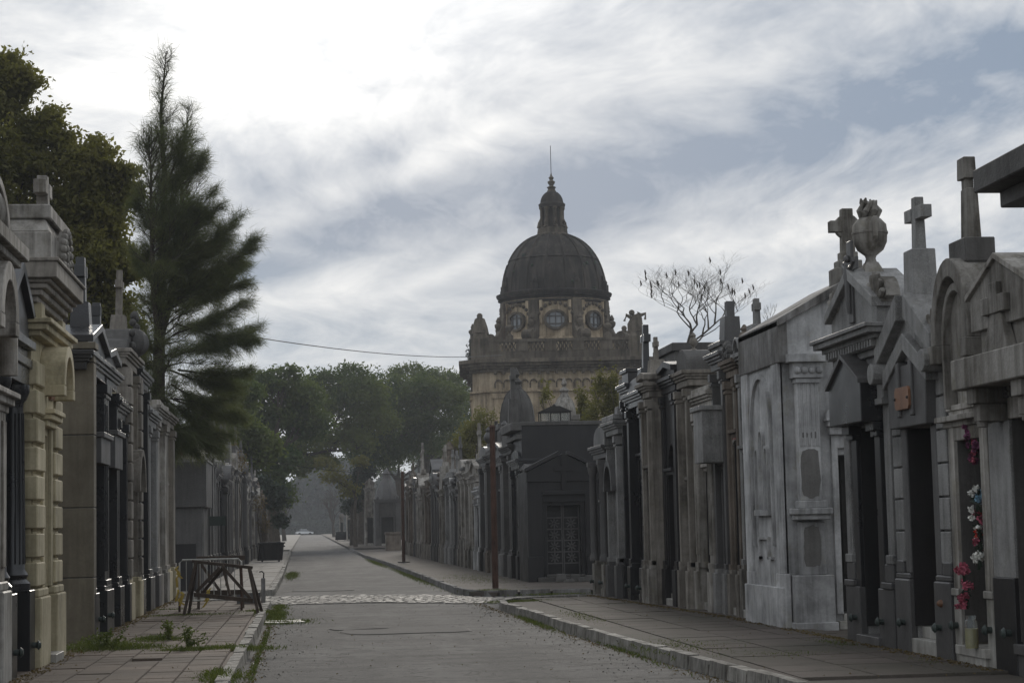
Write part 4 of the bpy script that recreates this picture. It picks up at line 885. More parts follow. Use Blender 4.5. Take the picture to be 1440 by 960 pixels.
        m.box(-hw-.05,-hw+.03,yc-wd-.05,yc+wd+.05,1.66,1.75)
    for i in range(14):
        a,b=math.pi*i/14,math.pi*(i+1)/14; R0,R1=.60,.66; zo=zcap-1.0; m.prism([(cy+R0*math.cos(a),zo+R0*1.25*math.sin(a)),(cy+R1*math.cos(a),zo+R1*1.25*math.sin(a)),(cy+R1*math.cos(b),zo+R1*1.25*math.sin(b)),(cy+R0*math.cos(b),zo+R0*1.25*math.sin(b))],-hw-.03,-hw+.03,'x')
    for s_ in (-1,1): m.box(-hw-.03,-hw+.03,cy+s_*.60,cy+s_*.66,1.2,zo)
    for s_ in (-1,1): m.box(-hw-.03,-hw+.03,cy+s_*.25,cy+s_*.30,1.0,1.3); m.box(-hw-.03,-hw+.03,cy+s_*.25,cy+s_*.5,1.0,1.04)
    m.box(-hw-.03,-hw+.03,cy-.3,cy+.3,1.3,1.34); m.build('lancet_relief','white',r)
    # ringed cross on a stepped base at the apex
    zx=Zof(X0+cxw,Y0+.2,294)-.13; z0=za-.05
    MB().box(-.25,.25,.0,.4,z0,z0+.3).box(-.18,.18,.05,.35,z0+.299,z0+.42).box(-.13,.13,.09,.31,z0+.419,z0+.55).build('cross_steps','grey',r,bevel=.02)
    zc0=zx-.27; m=MB().taper(0,.2,.10,.08,.085,.07,z0+.549,zx).box(-.27,-.07,.12,.28,zc0-.085,zc0+.085).box(.07,.27,.12,.28,zc0-.085,zc0+.085).ring(0,zc0,.13,.19,0,360,.14,.26,20); m.build('ringed_cross','grey',r,bevel=.012)
white_chapel()
# ---------------------------------------------------------------- near left tombs
XL=-3.2
def lroot(label,Y,X=-3.5): return empty('mausoleum',(X,Y,.13),math.radians(90),label,'mausoleum','large tombs at the near end of the left pavement')
def cream_tomb():
    y0,y1=Yof(XL,55),Yof(XL,90); Y=(y0+y1)/2; hw=(y1-y0)/2-.02; r=lroot('cream tomb with rusticated quoins, arched hood and stone cross on its roof block',Y,-3.30)
    Z=lambda py,X=XL+.3: Zof(X,Y,py)-.13
    zc=Z(440); z1=Z(375); z2=Z(308); dw=.62; zd=Z(612,XL)
    MB().box(-hw,hw,.3,3.,-.05,zc).box(-hw,-dw/2,0,.3,-.05,zc).box(dw/2,hw,0,.3,-.05,zc).box(-dw/2,dw/2,0,.3,zd,zc).build('wall','cream',r,bevel=.012)
    door_part(r,dw,.2,zd,.24,'iron','bars'); MB().box(-dw/2-.06,dw/2+.06,-.2,.28,-.02,.12).box(-dw/2,dw/2,-.04,.28,.119,.2).build('step','marble',r,bevel=.01)
    zq=Z(515); k=8; z0=.95
    for sx in (-1,1):
        MB().box(sx*(dw/2+.02),sx*(hw+.03),-.13,0,-.04,.85).box(sx*(dw/2+.02),sx*(hw+.02),-.1,0,.849,.95).build('plinth','cream',r,bevel=.03)
        for i in range(k):
            a=z0+(zq-z0)*i/k; b=z0+(zq-z0)*(i+1)/k; e=.0 if i%2 else .06
            MB().box(sx*(dw/2+.22-e),sx*(hw+.04),-.08,.24,a+.03,b-.03).box(sx*(dw/2+.2),sx*(hw),-.03,0,a,b).build('quoin_block','cream',r,bevel=.035)
        MB().box(sx*(dw/2),sx*(dw/2+.15),-.05,0,.95,zd+.12).build('door_jamb','cream',r,bevel=.012)
    m=MB(); m.cornice(-dw/2-.08,dw/2+.08,0,.2,zd+.1,[(.08,.10),(.07,.16),(.06,.2)]); m.build('door_cornice','cream',r,bevel=.015)
    za=Z(518); rr=dw/2+.22
    MB().box(-dw/2-.02,dw/2+.02,-.07,0,zd+.3,za-.05).build('hood_panel','cream',r,bevel=.01)
    p=MB().box(-.16,.16,-.11,-.06,Z(548)-.13,Z(548)+.17).build('plaque','copper',r,bevel=.015)
    MB().ring(0,za-.25,rr-.14,rr,0,180,-.32,0,16).box(-rr-.03,-rr+.17,-.32,0,za-.38,za-.25).box(rr-.17,rr+.03,-.32,0,za-.38,za-.25).build('arched_hood','cream',r,bevel=.015)
    m=MB(); m.cornice(-hw,hw,0,.3,Z(485),[(.07,.12),(.08,.2),(.06,.26)]); m.build('string_course','cream',r,bevel=.015)
    for sx in (-1,1): MB().box(sx*(hw-.3),sx*(hw),-.12,0,Z(485)+.2,zc).build('attic_pilaster','cream',r,bevel=.015)
    MB().box(-hw+.36,hw-.36,-.06,0,Z(485)+.35,zc-.15).build('attic_panel','cream',r,bevel=.02)
    m=MB(); z=m.cornice(-hw,hw,0,3.,zc-.001,[(.08,.08),(.08,.14),(.07,.2),(.05,.25),(.2,.33),(.05,.36)]); m.build('cornice','beige',r,bevel=.02)
    MB().box(-hw+.05,hw-.05,-.22,2.8,z-.001,z+.36).taper(0,1.25,hw-.05,1.45,hw*.8,1.38,z+.359,z2-.15).box(-hw*.84,hw*.84,-.2,2.7,z2-.151,z2+.03).build('roof_block','grey',r,bevel=.03)
    m=MB().ring(0,z+.15,.001,.38,0,360,-.28,-.2,18)
    for i in range(22): t=2*math.pi*i/22; m.sphere(.36*math.cos(t),-.28,z+.15+.36*math.sin(t),.052,5)
    for i in range(8): m.sphere(.14*math.cos(i*2.1),-.28,z-.02+.045*i,.05,5)
    m.build('carved_wreath','grey',r,smooth=True)
    cross_part(r,0,.02,z2,Z(248)-z2,'grey',t=.17,arm=.32,bevel=.015)
cream_tomb()
def black_left():
    y0,y1=Yof(XL,20),Yof(XL,55); Y=(y0+y1)/2; hw=(y1-y0)/2-.02; r=lroot('polished black granite tomb with fluted columns and glossy steep gable beside the cream one',Y,-3.74)
    Z=lambda py,X=XL+.4: Zof(X,Y,py)-.13
    zc=Z(520); ze=Z(470); za=Z(366); dw=.6; zd=Z(560)
    MB().box(-hw,hw,.35,3.,-.05,ze).box(-hw,-dw/2,0,.35,-.05,ze).box(dw/2,hw,0,.35,-.05,ze).box(-dw/2,dw/2,0,.35,zd,ze).build('wall','black_dull',r,bevel=.01)
    door_part(r,dw,.2,zd,.28,'iron','bars'); MB().box(-dw/2-.1,dw/2+.1,-.3,.3,-.02,.2).build('step','charcoal',r,bevel=.01)
    for sx in (-1,1):
        cx=sx*(hw-.26); MB().box(cx-.22,cx+.22,-.5,0,-.04,.95).build('pedestal','black',r,bevel=.015)
        m=MB().lathe(cx,-.26,[(.21,.95),(.215,1.03),(.17,1.08),(.19,1.13),(.15,1.2),(.148,2.),(.125,zc-.4),(.13,zc-.34),(.17,zc-.28),(.2,zc-.2),(.2,zc-.12)],24)
        for i in range(16): t=2*math.pi*i/16; m.tube([(cx+.148*math.cos(t),-.26+.148*math.sin(t),1.26),(cx+.127*math.cos(t),-.26+.127*math.sin(t),zc-.46)],.013,4)
        m.build('column','black',r,smooth=True); knob(r,cx,-.5,.3,'iron')
    MB().box(-hw,hw,-.42,0,zc-.12,zc+.1).box(-hw-.0,hw+.0,-.46,0,zc+.099,zc+.2).box(-hw+.02,hw-.02,-.4,0,zc+.199,ze-.1).box(-hw-.0,hw+.0,-.5,.3,ze-.1,ze).build('entablature','black',r,bevel=.012)
    MB().prism([(-hw+.02,ze-.001),(hw-.02,ze-.001),(hw-.02,ze+.25),(0,za-.08),(-hw+.02,ze+.25)],-.42,.2).build('gable','charcoal',r,bevel=.012)
    m=MB()
    for sx in (-1,1): m.prism([(sx*hw,ze+.2),(sx*hw,ze+.32),(0,za),(0,za-.14)],-.5,.6)
    m.build('raking_cornice','black',r,bevel=.012)
    MB().box(-.16,.16,.0,.4,za-.2,za+.06).build('ridge_block','charcoal',r,bevel=.012)
black_left()
def white_left():
    y1=Yof(XL,20); y0=y1-2.; Y=(y0+y1)/2; hw=(y1-y0)/2-.02; r=lroot('pale stone tomb with round arched attic and carved medallion at the left edge',Y,-3.44)
    Z=lambda py,X=XL+.3: Zof(X,Y+hw*.8,py)-.13
    dw=.66; zd=2.75; zc=Z(396); za=Z(262); zs=Z(530)
    MB().box(-hw,hw,.35,3.,-.05,zc).box(-hw,-dw/2,0,.35,-.05,zc).box(dw/2,hw,0,.35,-.05,zc).box(-dw/2,dw/2,0,.35,zd,zc).build('wall','light',r,bevel=.012)
    door_part(r,dw,.2,zd,.28,'iron','bars'); MB().box(-dw/2-.1,dw/2+.1,-.2,.3,-.02,.18).build('step','marble',r,bevel=.01)
    for sx in (-1,1):
        MB().box(sx*(dw/2+.04),sx*(hw+.0),-.22,0,-.04,1.0).box(sx*(dw/2+.04),sx*(hw+.0),-.18,0,.999,1.1).build('plinth','marble',r,bevel=.03)
        MB().box(sx*(hw-.38),sx*(hw),-.14,0,1.099,zd+.25).box(sx*(hw-.3),sx*(hw-.08),-.165,0,1.25,zd+.1).build('pilaster','light',r,bevel=.015)
        MB().tube([(sx*(hw-.2),-.2,zd+.6),(sx*(hw-.2),-.2,zc-.6)],.1,12).build('colonnette','light',r,smooth=True)
    m=MB(); m.cornice(-hw,hw,0,.2,zd+.2,[(.08,.16),(.08,.22),(.06,.28)]); m.build('impost','light',r,bevel=.015)
    q=hw*.62; MB().ring(0,zd+1.15,q-.2,q,0,180,-.34,0,18).box(-q-.02,-q+.24,-.34,0,zd+1.0,zd+1.15).box(q-.24,q+.02,-.34,0,zd+1.0,zd+1.15).build('arched_hood','light',r,bevel=.015)
    MB().box(-.28,.28,-.05,0,zd+.55,zd+1.05).build('plaque','brick_red',r,bevel=.02)
    m=MB(); m.cornice(-hw,hw,0,.2,zd+1.75,[(.08,.12),(.1,.2),(.06,.14)]); m.build('string_course','light',r,bevel=.02)
    m=MB(); z=m.cornice(-hw,hw,0,3.,zc-.001,[(.1,.08),(.1,.18),(.08,.28),(.16,.36)]); m.build('cornice','grey',r,bevel=.02)
    R_=hw*.95; sz=(za-z)/R_
    MB().ring(0,z-.001,.001,R_*.95,0,180,-.12,.3,18,1,sz).build('arched_gable','grey',r,bevel=.015)
    MB().ring(0,z-.001,R_*.86,R_*1.02,0,180,-.2,.4,18,1,sz).build('arch_moulding','grey',r,bevel=.02)
    m=MB(); 
    for i in range(14): t=2*math.pi*i/14; m.sphere(hw*.2+.33*math.cos(t),-.12,z+(za-z)*.42+.33*math.sin(t),.08,6)
    m.sphere(hw*.2,-.04,z+(za-z)*.42,.22,8,1.2); m.build('medallion','grey',r,smooth=True)
white_left()
# plain side wall of the tomb past the gap
ys_=Yof(XL,131)
def side_wall():
    Z=lambda py: Zof(-3.6,ys_,py)-.13
    r=empty('mausoleum',(XL,ys_-.02,.13),0,'long plain olive stone flank wall in the gap after the cream tomb','mausoleum')
    zt=Z(482); 
    k=5; hs=[-.05,.95,2.0,3.1,4.2,zt-.1]
    hs=[h for h in hs if h<zt-.05]
    for i in range(len(hs)-1): MB().box(-3.2,.02,-.05,.30,hs[i]+.01,hs[i+1]-.006).build('wall_course','olive',r,bevel=.01)
    MB().box(-3.2,.0,-.03,.28,-.05,zt-.1).build('wall_core','dark',r)
    MB().box(-3.25,.05,-.10,.35,zt-.1,zt).build('coping','olive',r,bevel=.012)
side_wall()
# ---------------------------------------------------------------- black corner tomb facing the cross street, tall tomb behind, skylight
def corner_black():
    Y=54.6; xL=at(742,760,Y).x; xR=at(846,760,Y).x; cx=(xL+xR)/2; hw=(xR-xL)/2
    r=empty('mausoleum',(cx,Y,.13),0,'low black granite tomb with gabled front, relief cross and starred double doors facing the crossing','mausoleum')
    Z=lambda py:Zof(cx,Y,py)-.13
    ze=Z(662); za=Z(637); zd=Z(710); dw=.98
    MB().box(-hw+.02,hw,.45,2.4,-.05,ze).box(-hw+.02,-dw/2-.12,0,.45,-.05,ze).box(dw/2+.12,hw,0,.45,-.05,ze).box(-dw/2-.12,dw/2+.12,0,.45,zd+.1,ze).build('wall','black_dull',r,bevel=.012)
    MB().box(-dw/2-.12,-dw/2,.12,.45,0,zd+.1).box(dw/2,dw/2+.12,.12,.45,0,zd+.1).box(-dw/2-.12,dw/2+.12,.121,.45,zd,zd+.1).build('door_frame','black',r)
    door_part(r,dw,.16,zd,.38,'black_dull','star',gm='charcoal')
    MB().prism([(-hw,ze-.3),(hw,ze-.3),(hw,ze),(0,za),(-hw,ze)],-.06,.3).box(-.62,.62,-.1,0,zd+.3,zd+.42).build('gable','black_dull',r,bevel=.015)
    m=MB()
    for sx in (-1,1): m.prism([(sx*(hw+.06),ze-.02),(sx*(hw+.06),ze+.09),(sx*.12,za+.07),(sx*.12,za-.04)],-.14,.4)
    m.build('raking_cornice','black_dull',r,bevel=.01)
    MB().box(-.06,.06,-.12,-.05,zd+.45,za-.08).box(-.26,-.06,-.12,-.05,za-.5,za-.38).box(.06,.26,-.12,-.05,za-.5,za-.38).build('relief_cross','black_dull',r)
    for sx in (-1,1): MB().box(sx*(dw/2+.14),sx*(hw+.01),-.08,0,-.04,.72).build('plinth','black_dull',r,bevel=.015)
    MB().box(-.8,.85,-.3,.3,-.02,.13).box(-.55,.55,-.16,.36,.129,.2).build('step','dark',r,bevel=.02)
    s=empty('rubble_pile',(cx+.6,Y-.6,.13),0,'low heap of broken stone slabs before the starred double doors','rubble'); rr=random.Random(2)
    for i in range(9): MB().taper((i-4)*.2,(rr.random()-.5)*.2,.16,.12,.12,.09,0,.08+rr.random()*.16).build('broken_stone','dark',s,bevel=.02)
    # tall one behind
    Y2=57.3; xl=at(735,700,Y2).x; r2=empty('mausoleum',(xl+1.9,Y2,.13),0,'tall dark tomb with mottled blank flank rising behind the starred door tomb','mausoleum')
    zt=Zof(xl+1,Y2,593)-.13
    MB().box(-1.9,1.9,0,3.2,-.05,zt).build('wall','black_dull',r2,bevel=.02)
    MB().box(-2.05,-1.89,-.02,3.2,zt-.5,zt-.36).box(-2.2,-1.89,-.05,3.2,zt-.24,zt).box(-1.92,1.9,-.05,.2,zt-.1,zt+.02).build('cornice','dark',r2,bevel=.02)
    MB().box(-1.95,-1.89,.3,.8,2.2,zt-.9).box(-1.95,-1.89,2.2,2.7,2.2,zt-.9).build('pilaster','charcoal',r2)
    sk=empty('skylight',(at(780,600,Y2+1.6).x,Y2+1.6,zt+.13),0,'small glazed roof lantern shining on top of the tall dark tomb','skylight')
    a=.46; MB().box(-a,a,-.3,.3,0,.06).box(-a,a,-.3,-.26,.06,.1).build('frame_base','iron',sk)
    MB().box(-a+.02,a-.02,-.27,-.26,.07,.36).build('pane','skylight_glass',sk); MB().box(-a+.02,a-.02,.26,.27,.07,.36).build('pane','skylight_glass',sk)
    m=MB()
    for x in (-a,-a/3,a/3,a): m.box(x-.015,x+.015,-.29,-.25,.06,.38); m.box(x-.015,x+.015,.25,.29,.06,.38)
    m.box(-a,a,-.3,-.25,.36,.39).box(-a,a,.25,.3,.36,.39); m.build('frame','iron',sk)
    MB().prism([(-a-.06,.39),(a+.06,.39),(a*.3,.56),(-a*.3,.56)],-.32,.32).build('lid','iron',sk); MB().sphere(0,0,.6,.05,6).build('knob','iron',sk)
corner_black()
def dome_tomb(pxc,Y,pr,pt,pb,label,mat='dark',cross=None,body='brown',fin=None):
    c=at(pxc,700,Y); X=c.x; zt=Zof(X,Y,pt)-.13; zb=Zof(X,Y,pb)-.13; R=pr/F_PX*Y
    r=empty('mausoleum',(X,Y,.13),0,label,'mausoleum'); 
    MB().box(-R*1.1,R*1.1,-R*1.1,R*1.1,-.05,zb-.3).build('wall',body,r,bevel=.02); MB().box(-R*1.2,R*1.2,-R*1.2,R*1.2,zb-.301,zb-.1).build('cornice',body,r,bevel=.02)
    m=MB().lathe(0,0,[(R*1.02,zb-.1),(R*1.02,zb)]+[(R*math.cos(math.pi/2*i/10),zb+(zt-zb)*math.sin(math.pi/2*i/10)) for i in range(10)]+[(.05,zt)],20)
    m.build('dome',mat,r,smooth=True)
    for i in range(8):
        t=2*math.pi*i/8+.2; MB().tube([(R*1.01*math.cos(math.pi/2*k/6)*math.cos(t),R*1.01*math.cos(math.pi/2*k/6)*math.sin(t),zb+(zt-zb)*math.sin(math.pi/2*k/6)) for k in range(7)],.03,4).build('rib',mat,r)
    if fin: MB().lathe(0,0,[(.2,zt-.05),(.14,zt+.1),(.2,zt+.2),(.06,zt+.35),(.12,zt+.45),(.02,zt+.7)],10).build('finial',mat,r,smooth=True)
    if cross: cross_part(r,0,0,zt,Zof(X,Y,cross)-.13-zt,'dark',plinth=.3,t=.16)
    return r
dome_tomb(730,66,25,545,592,'round dark domed tomb in front of the big domed chapel','dark',body='dark',fin=True)
dome_tomb(797,74,16,556,580,'small pale domed tomb in front of the big domed chapel','grey',body='grey',fin=True)
# ---------------------------------------------------------------- big domed building
def domed_chapel():
    Y=165.; c=at(787,747,Y); X=c.x; zg=gz(Y); k=Y/F_PX*1.0
    r=empty('domed_pantheon',(X,Y,zg),math.radians(-5),'ochre pantheon with balustrade, round windowed drum and dark ribbed dome with lantern','pantheon')
    Z=lambda py:Zof(X,Y,py)-zg
    hb=119*k; ch=1.5
    zc=Z(524); zb0=Z(514); zb1=Z(487); zd0=Z(480); zd1=Z(430); zdm=Z(420); zl=Z(330)
    def octo(h,c_): return [(-h+c_,-h),(h-c_,-h),(h,-h+c_),(h,h-c_),(h-c_,h),(-h+c_,h),(-h,h-c_),(-h,-h+c_)]
    MB().prism(octo(hb,ch),-.2,zc,'z').build('wall','dome_stone',r)
    MB().prism(octo(hb+.25,ch),zc-2.1,zc-1.95,'z').build('string_course','dome_stone',r); MB().prism(octo(hb+.18,ch),-.2,1.2,'z').build('base_course','dome_stone',r)
    m=MB(); z=zc
    for dz,pr in ((.25,.25),(.2,.5),(.25,.8),(.3,1.1)): m.prism(octo(hb+pr,ch),z-.4,z-.4+dz,'z'); z+=dz-.002
    m.build('cornice','dome_trim',r); zt=z-.4
    # blind arcade frieze and brackets
    for side in range(4):
        a=side*math.pi/2; nA=15; m=MB()
        for i in range(nA):
            x=-hb+ch+.3+(2*(hb-ch)-.6)*(i+.5)/nA; rr_=(hb-ch)/nA*.8
            m.ring(x,zc-1.35,rr_*.72,rr_,0,180,-hb-.16,-hb+.05,8); m.box(x-rr_-.03,x-rr_*.72,-hb-.16,-hb+.05,zc-1.75,zc-1.35)
            m.box(x-rr_-.06,x-rr_+.18,-hb-.45,-hb,zc-.62,zc-.4)
        o=m.build('arcade_frieze','dome_trim',r,kind='stuff'); o.rotation_euler=(0,0,a)
        for i in (-1,1):
            p=MB().box(i*(hb-ch-1.5),i*(hb-ch-.3),-hb-.15,-hb+.05,1.2,zc-2.2).box(i*(hb-ch-1.7),i*(hb-ch-.1),-hb-.25,-hb+.05,zc-2.6,zc-2.2).build('pilaster','dome_stone',r); p.rotation_euler=(0,0,a)
        p=MB().ring(0,6.5,1.5,1.9,0,180,-hb-.2,-hb+.05,16).box(-1.9,-1.5,-hb-.2,-hb+.05,1.,6.5).box(1.5,1.9,-hb-.2,-hb+.05,1.,6.5).build('blind_arch','dome_trim',r); p.rotation_euler=(0,0,a)
        # balustrade of pierced panels between piers
        hq=hb+.1; p=MB().box(-hq+ch,hq-ch,-hq,-hq+.35,zt,zt+.7).box(-hq+ch,hq-ch,-hq-.1,-hq+.45,zb1-.25,zb1).build('balustrade_rail','dome_trim',r); p.rotation_euler=(0,0,a)
        npan=5; wv=(2*(hq-ch))/npan
        for j in range(npan):
            x0=-hq+ch+wv*j; m=MB().box(x0,x0+.9,-hq-.06,-hq+.4,zt+.69,zb1-.24)
            nb=4
            for q in range(nb):
                bx=x0+1.+(wv-1.1)*(q+.5)/nb; zz=(zt+.7+zb1-.25)/2; m.box(bx-.28,bx-.2,-hq+.05,-hq+.3,zt+.69,zb1-.24).box(bx+.2,bx+.28,-hq+.05,-hq+.3,zt+.69,zb1-.24)
                m.bar((bx-.2,-hq+.15,zt+.72),(bx+.2,-hq+.15,zb1-.27),.1,.2); m.bar((bx+.2,-hq+.15,zt+.72),(bx-.2,-hq+.15,zb1-.27),.1,.2)
            p=m.build('balustrade_panel','dome_trim',r); p.rotation_euler=(0,0,a)
        # corner pedestals with finials / statue
        m=MB(); cx,cy=hq-ch*.55,-hq+ch*.55
        m.box(cx-.8,cx+.8,cy-.8,cy+.8,zt,zb1+.1).taper(cx,cy,.7,.7,.5,.5,zb1+.1,zb1+.7); p=m.build('corner_pedestal','dome_trim',r); p.rotation_euler=(0,0,a)
        m=MB(); q=random.Random(20+side)
        m.tube([(cx,cy,zb1+.5),(cx-.1,cy,zb1+1.1),(cx+.1,cy,zb1+1.8),(cx+.25,cy,zb1+2.1)],[.75,.65,.42,.2],8).sphere(cx-.35,cy,zb1+2.1,.25,8).tube([(cx-.3,cy,zb1+1.6),(cx-.8,cy,zb1+1.9),(cx-1.0,cy,zb1+1.4)],[.2,.17,.12],6).tube([(cx+.2,cy,zb1+1.8),(cx+.8,cy,zb1+2.0),(cx+.75,cy,zb1+1.5)],[.2,.15,.1],6)
        p=m.build('corner_statue','dome_trim',r,smooth=True); p.rotation_euler=(0,0,a)
        for fx in (-.45,.45):
            x=fx*hb*1.25; m=MB().box(x-.3,x+.3,-hq-.05,-hq+.45,zb1-.01,zb1+.3).lathe(x,-hq+.2,[(.25,zb1+.3),(.1,zb1+.5),(.12,zb1+.65),(.34,zb1+.9),(.36,zb1+1.05),(.12,zb1+1.25),(.16,zb1+1.4),(.02,zb1+1.7)],10)
            p=m.build('urn_finial','dome_trim',r,smooth=True); p.rotation_euler=(0,0,a)
    MB().prism(octo(hb-.2,ch),zt-.01,zt+.15,'z').build('terrace','dome_trim',r)
    R=76*k
    MB().lathe(0,0,[(R*1.22,zt+.1),(R*1.22,zb1-.1),(R*1.12,zb1+.1),(R*1.0,zb1+.5),(R*.985,zd1+.1),(R*1.0,zd1+.2)],64).build('drum','dome_stone',r,smooth=True)
    MB().lathe(0,0,[(R*1.0,zd1-.1),(R*1.02,zd1+.0),(R*1.0,zd1+.15)],64).lathe(0,0,[(R*1.0,zd1+.35),(R*1.06,zd1+.45),(R*1.03,zd1+.5),(R*1.08,zd1+.72),(R*1.09,zd1+.9),(R*1.02,zd1+1.0),(R*1.0,zdm+.3)],64).build('drum_cornice','dome_skin',r,smooth=True)
    NW=8; zm=Z(457)
    for i in range(NW):
        t=-math.pi/2+2*math.pi*i/NW+math.radians(-1.5); f=empty('x',(0,0,0)); COL.objects.unlink(f); bpy.data.objects.remove(f)
        rw=.72; m=MB().ring(0,zm,rw,rw*1.3,0,360,-R*1.04,-R*.93,24,1.08,.92); wf=m.build('round_window','dome_trim',r,smooth=True); wf.rotation_euler=(0,0,t+math.pi/2)
        m=MB().ring(0,zm,.001,rw*1.02,0,360,-R*.996,-R*.98,20,1.08,.92); m.build('pane','glass',wf)
        m=MB()
        for x in (-.5,0,.5): m.box(x-.045,x+.045,-R*1.014,-R*1.0,zm-rw*.78,zm+rw*.78)
        for zz in (-.35,.3): m.box(-rw*.95,rw*.95,-R*1.015,-R*1.0,zm+zz-.045,zm+zz+.045)
        m.build('glazing_bars','dark',wf)
        m=MB(); 
        for q in range(9): a=math.radians(20+140*q/8); m.sphere(1.5*math.cos(a),-R*1.0,zm+.1+1.35*math.sin(a),.17,5)
        g_=m.build('garland','dome_trim',r,smooth=True); g_.rotation_euler=(0,0,t+math.pi/2)
        # buttress scroll between windows
        tb=t+math.pi/NW+math.pi/2
        P=[(-R*.95,zd1+.1),(-R*1.06,zd1+.1),(-R*1.07,zm+.6),(-R*1.10,zm-.2),(-R*1.17,zb1+.9),(-R*1.32,zb1+.35),(-R*1.40,zb1+.25),(-R*1.42,zb1-.1),(-R*.95,zb1-.1)]
        m=MB().prism(P,-.42,.42,'x'); 
        m.tube([(-.45,-R*1.33,zb1+.5),(.45,-R*1.33,zb1+.5)],.45,12); b=m.build('scroll_buttress','dome_trim',r,bevel=.04); b.rotation_euler=(0,0,tb)
        m=MB().box(-.75,-.5,-R*1.03,-R*.95,zm-.3,zd1).box(.5,.75,-R*1.03,-R*.95,zm-.3,zd1); b=m.build('pilaster_strip','dome_stone',r); b.rotation_euler=(0,0,tb)
        m=MB().lathe(0,-R*1.14,[(.12,zm-.6),(.3,zm-.35),(.33,zm-.1),(.15,zm+.05),(.22,zm+.2),(.05,zm+.55)],10); b=m.build('vase','dome_trim',r,smooth=True); b.rotation_euler=(0,0,tb)
    # dome shell with ribs
    H_=zl-zdm
    def dp(t): return (R*.985*math.cos(t)**.82 if math.cos(t)>0 else 0, zdm+.0+H_*math.sin(t))
    prof=[(R*.99,zdm-.6)]+[dp(math.pi/2*i/22*.965) for i in range(23)]
    MB().lathe(0,0,prof,72).build('dome','dome_skin',r,smooth=True)
    for i in range(16):
        t=2*math.pi*(i+.5)/16; pts=[]
        for q in range(17): rr_,zz=dp(math.pi/2*q/17*.95); pts.append(((rr_+.02)*math.cos(t),(rr_+.02)*math.sin(t),zz))
        MB().tube(pts,[.13]*17,5).build('dome_rib','dome_skin',r,smooth=True)
    for hz,rr2 in ((.62,.1),):
        rr_,zz=dp(hz); MB().lathe(0,0,[(rr_+.0,zz-.12),(rr_+.12,zz),(rr_,zz+.12)],64).build('dome_band','dome_skin',r,smooth=True)
    for i in range(8):   # dormer ornaments at the springing
        t=-math.pi/2+2*math.pi*i/8+math.pi/8; m=MB().box(-.32,.32,-R*1.06,-R*.9,zdm-.1,zdm+.9).sphere(0,-R*1.0,zdm+1.05,.28,8).box(-.12,.12,-R*.99,-R*.9,zdm+1.0,zdm+1.7); o=m.build('dome_ornament','dome_skin',r,smooth=False); o.rotation_euler=(0,0,t+math.pi/2)
    m=MB(); rnd=random.Random(4)
    for i in range(18):
        t=rnd.random()*2*math.pi; a=rnd.random()*.9; rr_,zz=dp(a); m.sphere(rr_*math.cos(t),rr_*math.sin(t),zz,.14+.1*rnd.random(),5)
    m.build('moss_tuft','leaf_dark',r,kind='stuff')
    # lantern
    zl0=zl-.1; zl1=Z(322); zl2=Z(292); zl3=Z(270)
    MB().lathe(0,0,[(22*k*1.12,zl0-.35),(22*k*1.12,zl0+.05),(22*k,zl0+.15),(21*k,zl1),(17*k,zl1+.1)],24).build('lantern_base','dome_trim',r,smooth=True)
    MB().lathe(0,0,[(11.5*k,zl1),(11.5*k,zl2)],16).build('lantern_core','dome_skin',r,smooth=True)
    for i in range(8):
        t=2*math.pi*i/8+.2; cx,cy=15*k*math.cos(t),15*k*math.sin(t); m=MB().lathe(cx,cy,[(.24,zl1),(.24,zl1+.15),(.17,zl1+.2),(.16,zl2-.25),(.24,zl2-.15),(.24,zl2)],8); m.tube([(cx*1.02,cy*1.02,zl1+.1),(cx*1.35,cy*1.35,zl1+.15),(cx*1.28,cy*1.28,zl1+.5),(cx*1.1,cy*1.1,zl1+.9)],[.16,.2,.12,.08],6); m.build('lantern_column','dome_trim',r,smooth=True)
    MB().lathe(0,0,[(18*k,zl2-.05),(19*k,zl2+.15),(19.5*k,zl2+.25),(17*k,zl2+.4)]+[(16.5*k*math.cos(math.pi/2*i/8),zl2+.4+(zl3-zl2-.3)*math.sin(math.pi/2*i/8)) for i in range(8)]+[(.1,zl3+.12)],24).build('cupola','dome_skin',r,smooth=True)
    zf=zl3; zt_=Z(243)
    MB().lathe(0,0,[(.42,zf),(.3,zf+.25),(.42,zf+.4),(.16,zf+.55),(.3,zf+.75),(.34,zf+.9),(.13,zf+1.05),(.24,zf+1.25),(.1,zf+1.4),(.03,zt_)],12).build('finial','dome_trim',r,smooth=True)
    MB().tube([(0,0,zt_-.1),(0,0,Z(205))],.03,5).build('lightning_rod','iron',r)
    m=MB(); 
    for s_ in (-.22,.22): m.tube([(-R*.93+s_*1.,-R*.5,zb1),(-R*.86+s_*1.,-R*.62,zd1)],.035,4)
    m.build('ladder','rust',r)
domed_chapel()
